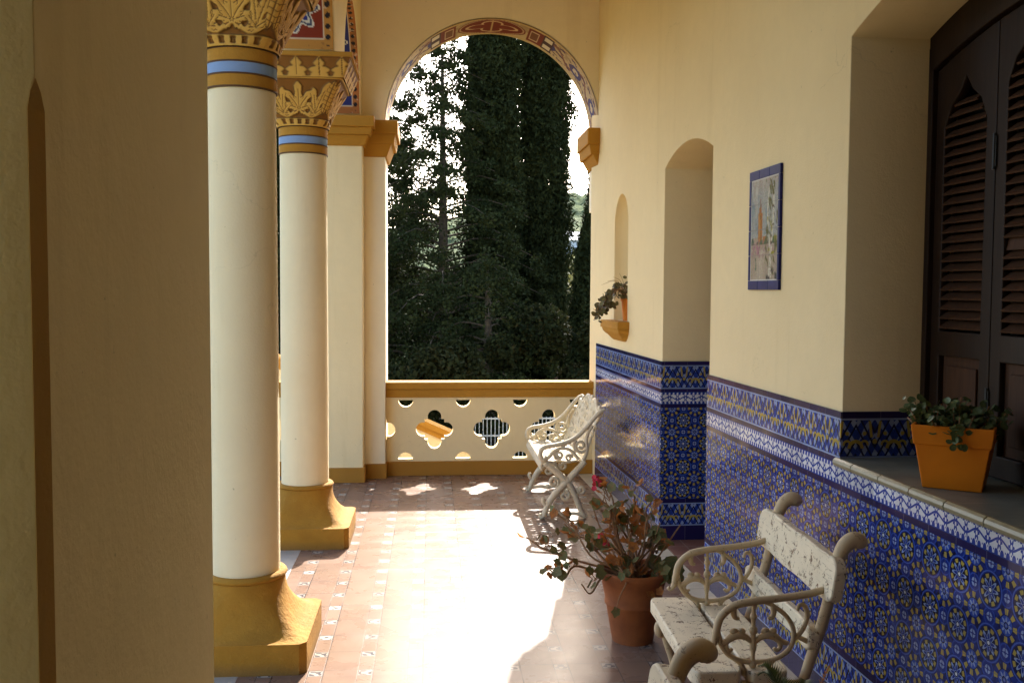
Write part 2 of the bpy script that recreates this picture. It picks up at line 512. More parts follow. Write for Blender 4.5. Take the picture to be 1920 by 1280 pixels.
# ------------------------------------------------------------------ painted grids
def vgrid(name, P, C, mat, parent=None, closed=False):
    """P: (n,m,3) points, C: (n,m,3) paint colours"""
    n, k = P.shape[:2]
    me = bpy.data.meshes.new(name)
    idx = np.arange(n*k).reshape(n, k)
    if closed:
        a = idx[:-1]; b = np.roll(idx, -1, axis=1)[:-1]; c = np.roll(idx, -1, axis=1)[1:]; d = idx[1:]
    else:
        a = idx[:-1,:-1]; b = idx[:-1,1:]; c = idx[1:,1:]; d = idx[1:,:-1]
    F = np.stack([a, b, c, d], -1).reshape(-1, 4)
    me.vertices.add(n*k); me.vertices.foreach_set('co', P.reshape(-1).astype('f'))
    me.loops.add(F.size); me.loops.foreach_set('vertex_index', F.reshape(-1).astype('i'))
    me.polygons.add(len(F)); me.polygons.foreach_set('loop_start', np.arange(0, F.size, 4, dtype='i'))
    me.update(calc_edges=True); me.validate()
    at = me.color_attributes.new('Col', 'FLOAT_COLOR', 'POINT')
    cc = np.concatenate([C.reshape(-1, 3), np.ones((n*k, 1))], 1)
    at.data.foreach_set('color', cc.reshape(-1).astype('f'))
    o = link(name, me, mat, parent, True, 3.2)
    return o

def lerpc(C, c, m):
    m = np.clip(m, 0, 1)[..., None]
    return C*(1-m)+np.array(c)*m

# ================================================================== SETTING
def slab(name, x0, x1, y0, y1, z0, z1, mat, kind='structure', parent=None):
    b = MB(); b.box(x0, x1, y0, y1, z0, z1); o = b.build(name, mat, parent)
    if parent is None: o['kind'] = kind
    return o
slab('floor', -.79, 2.3, -2.3, 8.6, -4.4, 0, M['floor'])
slab('threshold', -1.06, -.79, -2.3, 8.6, -4.4, .001, M['marble'])
slab('porch_floor', -2.9, -1.06, -2.3, 8.6, -4.4, -.002, m_simple('worn stone paving', (.20,.18,.15), .6, (.14,.125,.105), 3, .3))
slab('ceiling', -1.06, 2.4, -2.3, 8.62, 4.30, 4.5, M['arch'])

# ------------------------------------------------------------------ right gallery wall (local x into the wall, y along it)
WX, WY, WA = 1.62670, .04211, .02588
wall = thing('gallery_wall', 'long cream wall with blue tile dado, doorway, niche and shuttered window', 'wall', (WX, WY, 0), WA)
U1 = 8.34
WIN = (1.88, 3.40); DOOR = (4.978, 5.925); NIC = (6.91, 7.37)
win_p = arch_poly(WIN[0], WIN[1], .972, 2.537, .13)
door_p = arch_poly(DOOR[0], DOOR[1], .0, 2.37, .10)
nic_p = arch_poly(NIC[0], NIC[1], 1.372, 2.10, .23)
outer = [(-2.3, 0), (DOOR[0], 0)] + [(DOOR[0], 2.37)] + door_p[3:-1][::-1] + [(DOOR[1], 2.37)] + [(DOOR[1], 0), (U1, 0), (U1, 4.3), (-2.3, 4.3)]
curve_slab('wall_face', [outer], [win_p, nic_p], .60, M['cream'], lambda a, b, d: (d, a, b), wall, bevel=.007)
# niche back: shallow half round shell with a half dome
b = MB(); secs = []
uc = (NIC[0]+NIC[1])/2; rn = (NIC[1]-NIC[0])/2
for z in (1.36, 1.7, 2.10): secs.append([(.012+.17*math.sin(PI*k/16), uc-rn*math.cos(PI*k/16)*1.004, z) for k in range(17)])
for j in range(1, 9):
    t = PI/2*j/8
    secs.append([(.012+.17*math.sin(PI*k/16)*math.cos(t)+.001, uc-rn*math.cos(PI*k/16)*max(math.cos(t), .02)*1.004, 2.10+rn*math.sin(t)*1.004) for k in range(17)])
b.sections(secs, closed=False, cap=False)
b.build('niche', M['cream'], wall, True, fixn=False)
# corbel shelf below the niche
b = MB()
b.box(-.088, .02, 6.84, 7.46, 1.315, 1.372)
prof = [(-.080, 1.315), (-.074, 1.290), (-.060, 1.272), (-.045, 1.262), (-.030, 1.240), (-.012, 1.222), (.02, 1.215)]
ins = [.012, .03, .055, .07, .11, .15, .17]
secs = [[(x, 6.84+i, z), (.02, 6.84+i*.35, z), (.02, 7.46-i*.35, z), (x, 7.46-i, z)] for (x, z), i in zip(prof, ins)]
b.sections(secs)
b.build('shelf', M['ochre'], wall, bevel=.004)
# window recess tiles, sill with rounded glazed nosing
b = MB(); b.box(-.012, .60, WIN[0]+.003, WIN[1]-.003, .950, .978); b.build('window_sill', M['sill'], wall)
b = MB(); uu = WIN[0]-.02; k = 0
while uu < WIN[1]-.01:
    e = min(uu+.198, WIN[1]+.004)
    b.tube([(-.016, uu+.001, .964), (-.016, e-.002, .964)], .0175, 10, 1)
    uu += .2
b.build('sill_nosing', M['sillnose'], wall, True)

def tile_face(mbs, p0, p1, z0, z1, normal, th=.008, u0=0.):
    """a thin tile slab from p0 to p1 (x,y of the front face), uv in metres"""
    (x0, y0), (x1, y1) = p0, p1; nx, ny = normal
    L = math.hypot(x1-x0, y1-y0)
    b0 = mbs.add([(x0,y0,z0),(x1,y1,z0),(x1,y1,z1),(x0,y0,z1),
                  (x0-nx*th,y0-ny*th,z0),(x1-nx*th,y1-ny*th,z0),(x1-nx*th,y1-ny*th,z1),(x0-nx*th,y0-ny*th,z1)],
                 [(0,1,2,3),(3,2,6,7),(0,3,7,4),(1,5,6,2),(4,5,1,0)])
    for i, (u, v) in enumerate([(u0,z0),(u0+L,z0),(u0+L,z1),(u0,z1)]*2): mbs.uv[b0+i] = (u, v)
def build_uv(mbs, name, mat, parent):
    o = mbs.build(name, mat, parent, fixn=True)
    uvl = o.data.uv_layers.new(name='UVMap')
    for lp in o.data.loops: uvl.data[lp.index].uv = mbs.uv[lp.vertex_index]
    return o
T = MB(); D = -.008; UO = .02
def fr(u0, u1, z0, z1): tile_face(T, (D, u0), (D, u1), z0, z1, (-1, 0), .0078, u0+UO)
ZT = 1.153
fr(-2.3, WIN[0], 0, ZT); fr(WIN[0], WIN[1], 0, .950); fr(WIN[1], DOOR[0]-.0, 0, ZT); fr(DOOR[1], 8.02, 0, ZT)
tile_face(T, (D, WIN[1]-.008), (.318, WIN[1]-.008), .979, ZT, (0, -1), .0075, UO+.07)
tile_face(T, (D, WIN[0]+.008), (.318, WIN[0]+.008), .979, ZT, (0, 1), .0075, UO+.07)
tile_face(T, (D, DOOR[1]-.008), (.56, DOOR[1]-.008), 0, ZT, (0, -1), .0075, .075)
tile_face(T, (D, DOOR[0]+.008), (.56, DOOR[0]+.008), 0, ZT, (0, 1), .0075, .075)
build_uv(T, 'tile_dado', M['dado'], wall)
b = MB(); b.box(.0, .62, DOOR[0]+.01, DOOR[1]-.01, -.004, .0016); b.build('door_threshold', M['doorfloor'], wall)
# closed door deep in the doorway
dr = MB(); dr.box(.57, .61, DOOR[0]-.03, DOOR[1]+.03, 0, 2.55)
for (u0, u1) in ((DOOR[0]+.08, DOOR[0]+.42), (DOOR[0]+.53, DOOR[0]+.87)):
    for (z0, z1) in ((.15, .85), (1.0, 1.95)): dr.box(.555, .57, u0, u1, z0, z1)
door = dr.build('door', M['wood'], wall, bevel=.008)
b = MB(); b.ball((.53, DOOR[0]+.46, 1.0), .028); b.tube([(.57, DOOR[0]+.46, 1.0), (.53, DOOR[0]+.46, 1.0)], .01, 8, 1); b.build('handle', M['iron'], door, True)
# border strip along the wall foot (top just above the floor)
b = MB(); b.box(-.128, -.0085, -2.25, DOOR[0], -.004, .003); b.box(-.128, -.0085, DOOR[0]+.001, U1-.2, -.004, .003); b.build('border_strip', M['border'], wall)
b = MB(); b.box(-3.9, .6, -2.42, -2.30, -.2, 4.3); b.build('end_wall', M['cream'], wall)

# shutters: four narrow leaves under a segmental head
SW = .325
RW = (.76*.76+.13*.13)/.26
def head(u, zs=2.452): # underside of the arched head at u
    c = (WIN[0]+WIN[1])/2; return zs+.13-RW+math.sqrt(RW*RW-(u-c)**2)
b = MB()
N = 24; us = [WIN[0]+(WIN[1]-WIN[0])*k/N for k in range(N+1)]
secs = []
for u in us: secs.append([(SW-.02, u, head(u)-.045), (SW+.05, u, head(u)-.045), (SW+.05, u, head(u)+.16), (SW-.02, u, head(u)+.16)])
b.sections(secs)
for u0 in (WIN[0]-.01, WIN[1]-.028): b.box(SW-.02, SW+.05, u0, u0+.038, .978, head(WIN[0])+.05)
frame = b.build('window_frame', M['wood'], wall, bevel=.004)
b = MB(); b.box(SW+.10, SW+.12, WIN[0]-.02, WIN[1]+.02, .97, 2.75); b.build('dark_backing', M['iron'], wall)  # black sheet, its colour stands in for the dark behind the louvers
leafw = (WIN[1]-WIN[0]-.056)/4
for k in range(4):
    u1 = WIN[1]-.028-k*leafw; u0 = u1-leafw+.004
    st = .056; zl0, zl1 = 1.46, 2.20
    b = MB()
    outer = [(u0, .985), (u1, .985)]+[(u1+(u0-u1)*j/8, head(u1+(u0-u1)*j/8)-.05) for j in range(9)]
    uc = (u0+u1)/2; hw = (u1-u0)/2-st
    top = min(head(u0), head(u1))-.135
    lou = [(uc-hw, zl0), (uc+hw, zl0), (uc+hw, top-.13), (uc+hw*.72, top-.06), (uc+hw*.3, top-.02), (uc, top+.035), (uc-hw*.3, top-.02), (uc-hw*.72, top-.06), (uc-hw, top-.13)]
    pan = [(uc-hw, 1.06), (uc+hw, 1.06), (uc+hw, 1.37), (uc-hw, 1.37)]
    lf = curve_slab('shutter', [outer], [lou, pan], .035, M['wood'], lambda a, bb, d: (SW+d, a, bb), wall, bevel=.004)
    # louvers
    b = MB(); z = zl0+.012; j = 0
    while z < top-.03:
        w = hw if z < top-.15 else hw*max(.25, 1-((z-top+.15)/.15)**1.4)
        tilt = .62 + (random.random()-.5)*.06
        if k == 1 and j == 8: tilt = 1.35
        c = (SW+.018, uc, z+.012)
        b.obox(c, (-math.cos(tilt)*.021, 0, -math.sin(tilt)*.021), (0, w+.004, 0), (-math.sin(tilt)*.0035, 0, math.cos(tilt)*.0035))
        z += .0345; j += 1
    b.build('louvers', M['louver'], lf)
    b = MB(); b.box(SW+.022, SW+.03, uc-hw-.004, uc+hw+.004, 1.055, 1.375); b.box(SW+.012, SW+.0225, uc-hw+.035, uc+hw-.035, 1.095, 1.335)
    b.build('shutter_panel', M['louver'], lf, bevel=.004)
    if k in (0, 1):
        for z in (1.17, 2.02):
            b = MB(); b.box(SW-.006, SW-.0005, u0-.012, u0+.008, z, z+.10)
            b.tube([(SW-.006, u0-.002, z-.01), (SW-.006, u0-.002, z+.11)], .006, 8, 1)
            b.build('hinge', M['iron'], lf)

# ------------------------------------------------------------------ ceramic picture
pic = thing('ceramic_picture', 'tall painted tile picture of a tower, path and pale trees in a blue tile frame', 'picture', (WX, WY, 0), WA)
pu0, pu1, pz0, pz1 = 4.012, 4.385, 1.608, 2.157
b = MB(); fw = .030
for (a0, a1, c0, c1) in ((pu0, pu1, pz0, pz0+.042), (pu0, pu1, pz1-.042, pz1), (pu0, pu0+.022, pz0+.042, pz1-.042), (pu1-.022, pu1, pz0+.042, pz1-.042)):
    long_u = (a1-a0) > (c1-c0); n = 3 if long_u else 4
    for q in range(n):
        if long_u: b.box(-.014, -.001, a0+(a1-a0)*q/n+.0008, a0+(a1-a0)*(q+1)/n-.0008, c0, c1)
        else: b.box(-.014, -.001, a0, a1, c0+(c1-c0)*q/n+.0008, c0+(c1-c0)*(q+1)/n-.0008)
M['cobalt'] = m_simple('cobalt glaze', (.014,.016,.12), .4, (.009,.009,.07), 12, .06, .2)
b.build('tile_frame', M['cobalt'], pic, bevel=.002)
n, k = 130, 80
tt, ss = np.meshgrid(np.linspace(0, 1, n), np.linspace(0, 1, k), indexing='ij')   # t up, s from far (left in view) to near
def fnoise(s, t, f, seed):
    r = np.random.default_rng(seed); out = 0
    for o in range(4):
        a = r.uniform(0, 6.28, 6); fx = r.normal(0, f*1.8**o, 6); fy = r.normal(0, f*1.8**o, 6)
        out = out+sum(np.sin(fx[i]*s+fy[i]*t+a[i]) for i in range(6))/(6*1.5**o)
    return out
C = np.ones((n, k, 3))*np.array((.42,.42,.38))
C = lerpc(C, (.50,.40,.32), (tt-.75)*2+fnoise(ss,tt,6,1)*.4)
C = lerpc(C, (.22,.28,.30), (fnoise(ss,tt,7,2)*1.2)*(tt > .45))
C = lerpc(C, (.62,.60,.52), (fnoise(ss,tt,9,3)-.2)*1.5*(tt > .6))
C = lerpc(C, (.45,.37,.28), (tt < .42)*.9)
C = lerpc(C, (.55,.48,.38), (tt < .3)*np.clip(1-np.abs(ss-.35-.15*tt)*5, 0, 1))
C = lerpc(C, (.42,.20,.07), (np.abs(ss-.36) < .075)*(tt > .36)*(tt < .66)*1.0)
C = lerpc(C, (.55,.28,.10), (np.abs(ss-.33) < .03)*(tt > .36)*(tt < .66)*.8)
C = lerpc(C, (.20,.11,.06), ((np.abs(ss-.39) < .012)+(np.abs(ss-.36) < .018*(tt > .6)))*(tt > .38)*(tt < .75)*.8)
C = lerpc(C, (.40,.19,.07), (np.abs(ss-.36) < .045)*(tt > .64)*(tt < .72))
C = lerpc(C, (.25,.14,.08), (np.abs(ss-.36) < .014)*(tt > .70)*(tt < .80))
C = lerpc(C, (.38,.20,.10), (np.abs(ss-.52) < .06)*(tt > .36)*(tt < .43))
C = lerpc(C, (.10,.13,.07), (fnoise(ss,tt,16,4)+.1)*3*(np.abs(tt-.39) < .035))
C = lerpc(C, (.42,.24,.26), (fnoise(ss,tt,38,5)+.15)*1.6*np.clip(1.6-np.abs(tt-.31)*14-np.abs(ss-.35)*1.6, 0, 1))
C = lerpc(C, (.28,.15,.17), (fnoise(ss,tt,45,6)-.2)*2*np.clip(1.6-np.abs(tt-.30)*14-np.abs(ss-.3)*1.6, 0, 1))
C = lerpc(C, (.09,.15,.09), (fnoise(ss,tt,10,7)+.2)*2.5*(ss < .24)*(tt < .30)*(tt > .08))
trunk = np.minimum(np.abs(ss-.68-.05*np.sin(tt*7)), np.abs(ss-.80+.04*np.sin(tt*5+1)))
C = lerpc(C, (.70,.66,.54), np.clip(1.5-trunk*45, 0, 1)*(tt < .9))
C = lerpc(C, (.12,.09,.06), (trunk < .03)*(fnoise(ss,tt,26,8) > .45)*(tt < .9))
C = lerpc(C, (.30,.28,.07), (fnoise(ss,tt,15,9))*2.6*(ss > .6)*(tt < .62)*(tt > .25))
C = lerpc(C, (.14,.13,.05), (fnoise(ss,tt,22,10)-.2)*3*(ss > .55)*(tt < .98))
C = lerpc(C, (.07,.06,.05), (fnoise(ss,tt,18,12)-.0)*3*(ss > .6)*(tt < .14))
C = C*(1+rng.normal(0, .13, (n, k, 1)))+rng.normal(0, .02, (n, k, 3))
C = np.clip(C.mean(-1, keepdims=True)+(C-C.mean(-1, keepdims=True))*1.35, .01, 1)*.72
C = lerpc(C, (.55,.53,.48), ((ss < .025)+(ss > .975)+(tt < .015)+(tt > .985))*1.)
for q in (1, 2): C = lerpc(C, (.20,.18,.15), (np.abs(ss-q/3) < .006)*.5)
for q in (1, 2, 3): C = lerpc(C, (.20,.18,.15), (np.abs(tt-q/4) < .004)*.5)
P = np.stack([np.full_like(ss, -.011), pu1-.022-(1-0)*0-ss*0+((pu0+.022)-(pu1-.022))*(0), tt*0], -1)
P = np.stack([np.full_like(ss, -.011), (pu1-.022)+((pu0+.022)-(pu1-.022))*(1-ss), (pz0+.042)+(pz1-pz0-.084)*tt], -1)
P[..., 1] = (pu1-.022)-(pu1-pu0-.044)*ss
vgrid('painted_panel', P, C, M['glaze'], pic)

# ------------------------------------------------------------------ far arch wall with stepped pier
AY, AT = 8.10, .50
AX0, AX1, ZS = -.380, 1.430, 2.966
ac = (AX0+AX1)/2; ar = (AX1-AX0)/2
aw = thing('arch_wall', 'tan end wall with a tall round arch open to dark trees', 'wall', (ac, AY, 0))
arc = [(ac+ar*math.cos(PI*k/48), ZS+ar*math.sin(PI*k/48)) for k in range(49)]  # right to left
outer = [(-1.05, 0), (AX0, 0), (AX0, ZS)] + arc[::-1][1:-1] + [(AX1, ZS), (AX1, 2.3), (2.2, 2.3), (2.2, 4.3), (-1.05, 4.3)]
o1 = curve_slab('wall_face', [outer], [], AT, M['arch'], lambda a, bb, d: (a, AY+d, bb), aw, bevel=.006)
b = MB(); b.box(-1.05, -.553, 7.93, AY-.001, 0, 2.80); b.box(-1.03, -.572, 7.93, AY-.001, 2.80, 4.3)
o2 = b.build('pier_face', M['cream'], aw, bevel=.008)
b = MB(); b.box(-1.07, -.540, 7.915, AY, 0, .125); b.box(-.540, AX0+.012, AY-.016, AY+.1, 0, .125)
o3 = b.build('skirting', M['brown'], aw, bevel=.004)
b = MB()
def imp(b, x0, x1, y0, y1, z0, z1, e):
    """moulded impost: slab over two receding steps, e = projection"""
    h = z1-z0
    for f0, f1, p0, p1 in ((.62, 1.0, 1.0, 1.0), (.36, .62, .70, .82), (.0, .36, .15, .52)):
        q = [(x0, x1, y0-e*p, z0+h*f) for f, p in ((f0, p0), (f1, p1))]
        b.sections([[(x0-e*p*.0, y0-e*p, z0+h*f), (x1+e*p, y0-e*p, z0+h*f), (x1+e*p, y1, z0+h*f), (x0, y1, z0+h*f)] for f, p in ((f0, p0), (f1, p1))])
imp(b, -1.06, -.553, 7.93, 8.3, 2.765, 2.995, .10)
imp(b, -.60, AX0, AY, 8.62, 2.70, 2.990, .11)
o4 = b.build('impost', M['ochre'], aw, bevel=.005)
b = MB()
for f0, f1, p0, p1 in ((.55, 1.0, 1.0, 1.0), (.28, .55, .74, .86), (.0, .28, .1, .55)):
    z = lambda f: 2.665+.30*f
    b.sections([[(1.43-.115*p, AY-.09*p, z(f)), (1.5, AY-.09*p, z(f)), (1.5, 8.62, z(f)), (1.43-.115*p, 8.62, z(f))] for f, p in ((f0, p0), (f1, p1))])
o5 = b.build('impost', M['ochre'], aw, bevel=.005)
# painted soffit of the arch
n, k = 420, 64
th = np.linspace(0, PI, n)[:, None]*np.ones((1, k)); dd = np.linspace(0, 1, k)[None, :]*np.ones((n, 1))
rr = ar-.004
P = np.stack([ac+rr*np.cos(th), AY-.002+dd*(AT+.004), ZS+rr*np.sin(th)], -1)
arcl = (th-PI/2)*rr; q = dd-.5
C = np.ones((n, k, 3))*np.array((.46,.33,.17))
C = lerpc(C, (.28,.18,.09), (fnoise(arcl*4, q*2, 4, 20) > .25)*.7)
side = np.abs(arcl) > .50
ph = np.abs(arcl)*2*PI/.34
vine = np.abs(q*1.0-.22*np.sin(ph)) < .055
C = lerpc(C, (.20,.07,.035), vine*side)
fl = ((np.mod(np.abs(arcl), .34)-.17)/.085)**2+((q)/.20)**2
C = lerpc(C, (.05,.04,.13), (fl < 1)*side); C = lerpc(C, (.55,.42,.26), (fl < .25)*side)
C = lerpc(C, (.09,.04,.06), (fnoise(arcl*9, q*4, 5, 21) > .35)*side*(np.abs(q) < .36))
C = lerpc(C, (.46,.31,.12), (np.abs(q) > .385)*1.0)
ov = (arcl/.30)**2+(q/.43)**2
C = lerpc(C, (.15,.020,.008), (ov < 1)); C = lerpc(C, (.42,.26,.15), (np.abs(ov-.86) < .05))
rp = np.hypot(arcl/.25, q/.36); ap = np.arctan2(q/.36, arcl/.25)
C = lerpc(C, (.52,.36,.2), (np.abs(rp-(.45+.42*np.abs(np.cos(2*ap)))) < .055)*(ov < .8))
C = lerpc(C, (.45,.28,.13), (np.abs(arcl) < .006)*(ov < .7))
bx = (np.abs(arcl) > .315)*(np.abs(arcl) < .46)*(np.abs(q) < .36)
C = lerpc(C, (.16,.026,.01), bx); inn = (np.abs(arcl) > .335)*(np.abs(arcl) < .42)*(np.abs(q) < .26)
C = lerpc(C, (.55,.38,.24), inn); C = lerpc(C, (.16,.06,.025), (np.abs(arcl) > .345)*(np.abs(arcl) < .41)*(np.abs(q) < .2))
sq = (np.abs(arcl) > .47)*(np.abs(arcl) < .55)*(np.abs(np.abs(q)-.2) < .10)
C = lerpc(C, (.06,.025,.02), (np.abs(arcl) > .46)*(np.abs(arcl) < .56)*(np.abs(q) < .38)); C = lerpc(C, (.60,.50,.36), sq)
C = lerpc(C, (.10,.05,.02), (dd < .035)*1.0); C = lerpc(C, (.45,.33,.16), (dd > .93)*1.)
o6 = vgrid('painted_soffit', P, C, M['vcol'], aw)
local(aw, o1, o2, o3, o4, o5, o6)

# ------------------------------------------------------------------ pierced balustrades
def quatrefoil(cx, cz, s=1.0, n=13):
    """four round lobes standing on a small square, corners showing between the lobes"""
    pts = []; c = .100*s; r = .060*s; h = .086*s
    for q in range(4):
        a = q*PI/2
        lobe = []
        # lobe centre along direction a; lobe is cut where it meets the square side
        off = math.acos(max(-1, min(1, (h-c)/r)))
        pts_l = [(c+r*math.cos(t), r*math.sin(t)) for t in [ -off+2*off*j/(n-1) for j in range(n)]]
        corner = (h, h)
        for (x, y) in pts_l+[corner]:
            pts.append((cx+x*math.cos(a)-y*math.sin(a), cz+(x*math.sin(a)+y*math.cos(a))*1.07))
    return pts
def balustrade(label, x0, x1, xo, y, first):
    t = thing('pierced_balustrade', label, 'balustrade', ((x0+x1)/2, y, 0), 0, 'pierced cream balustrades with ochre rails')
    holes = []
    k0 = math.ceil((x0-.02-xo)/.4965)
    kk = k0
    while xo+kk*.4965 < x1-.02:
        cx = xo+kk*.4965
        if cx-.17 > x0+.005 and cx+.17 < x1-.005: holes.append(quatrefoil(cx, .395))
        hx = cx+.248
        if hx+.07 < x1 and hx-.07 > x0:
            for zc, sg in ((.652, -1), (.134, 1)):
                holes.append([(hx+.066*math.cos(a), zc+sg*.066*math.sin(a)) for a in [PI*j/14 for j in range(15)]])
        kk += 1
    c0 = curve_slab('pierced_panel', [[(x0, .1), (x1, .1), (x1, .70), (x0, .70)]], holes, .115, M['cream'], lambda a, bb, d: (a, y+d, bb), t)
    b = MB(); b.box(x0, x1, y-.035, y+.165, .748, .808); b.box(x0, x1, y-.018, y+.140, .676, .747)
    c1 = b.build('rail', M['ochre'], t, bevel=.006)
    b = MB(); b.box(x0, x1, y-.022, y+.14, 0, .122); c2 = b.build('plinth', M['brown'], t, bevel=.004)
    local(t, c0, c1, c2)
    return t
balustrade('cream balustrade pierced with quatrefoils under the round arch, ochre rail on top', -.66, 1.60, .037, 8.215, True)
balustrade('cream pierced balustrade seen in the slit between the two round columns', -2.9, -1.06, -1.345, 8.26, False)

# ------------------------------------------------------------------ columns
HB = .30
def se_ring(half, p, z, n=64):
    """superellipse ring: p=2 is a circle, large p a square"""
    out = []
    for k in range(n):
        a = 2*PI*(k+.5)/n; c, s = math.cos(a), math.sin(a)
        r = half/((abs(c)**p+abs(s)**p)**(1/p)); out.append((r*c, r*s, z))
    return out
def capital_face(s, t):
    """relief mask (1 = raised leaf) and dark line mask over one capital face; s -1..1, t 0..1"""
    raised = np.zeros_like(s); line = np.zeros_like(s)
    raised = np.where(t < .16, 1, raised)
    for c0 in (-.72, -.36, 0, .36, .72):      # small arrow cuts round the neck
        x = np.abs(s-c0); y = (t-.085)
        raised = np.where((x < .085)*(np.abs(y) < .045)*((np.abs(y) > .028)+(np.abs(x-.03) < .03) > 0), 0, raised)
    X, Y = s*.205, t*.27
    # looping stems
    for c0 in (-.103, .103):
        e = np.hypot(X-c0, (Y-.140)*1.05)
        raised = np.where((np.abs(e-.088) < .0115)*(Y < .142), 1, raised)
    def leaf(bx, by, lobes, raised, line):
        """a palmate leaf: pointed lobes fanning out from its base, a vein along each"""
        for ang, ln_, wd in lobes:
            a = math.radians(ang); dx, dy = math.sin(a), math.cos(a)
            p = ((X-bx)*dx+(Y-by)*dy)/ln_; q = np.abs((X-bx)*dy-(Y-by)*dx)
            prof = wd*np.sqrt(np.clip(p*4, 0, 1))*np.sqrt(np.clip((1.02-p)*3.2, 0, 1))*(1+.16*np.cos(p*15))
            m = (p > 0)*(p < 1)*(q < prof)
            raised = np.where(m, 1, raised)
            line = np.where(m*(p > .25)*(q > prof-.0035)*(p < .80), 1, line)
        for ang, ln_, wd in lobes:
            a = math.radians(ang); dx, dy = math.sin(a), math.cos(a)
            p = ((X-bx)*dx+(Y-by)*dy)/ln_; q = np.abs((X-bx)*dy-(Y-by)*dx)
            line = np.where((p > .1)*(p < .5)*(q < wd*.55), 0, line)
            line = np.where((p > .05)*(p < .72)*(q < .0022), 1, line)
        return raised, line
    raised, line = leaf(0, .098, [(118,.060,.019),(-118,.060,.019),(76,.090,.023),(-76,.090,.023),(38,.125,.025),(-38,.125,.025),(0,.150,.026)], raised, line)
    for sg in (-1, 1):
        raised, line = leaf(sg*.128, .075, [(sg*-95,.055,.016),(sg*-48,.085,.019),(sg*-18,.150,.021),(sg*10,.175,.022),(sg*60,.06,.016)], raised, line)
    # ribbed pods on the corners
    e = ((np.abs(s)-.90)/.135)**2+((t-.60)/.36)**2
    pod = e < 1
    raised = np.where(pod, 1, raised); line = np.where(pod, 0, line)
    line = np.where(pod*((np.mod(t*12+np.abs(s)*3, 1) < .16)+(e > .84)+(np.abs(np.abs(s)-.90) < .012) > 0), 1, line)
    raised = np.where(t > .965, 1, raised)
    return raised, line
def blur(a, n=1):
    for _ in range(n):
        a = (a+np.roll(a, 1, 1)+np.roll(a, -1, 1))/3
        b = a.copy(); b[1:-1] = (a[:-2]+a[1:-1]+a[2:])/3; a = b
    return a
LEAF = (.60,.345,.07); LEAFB = (.50,.265,.05); GRND = (.22,.090,.014); LINE = (.11,.048,.012)
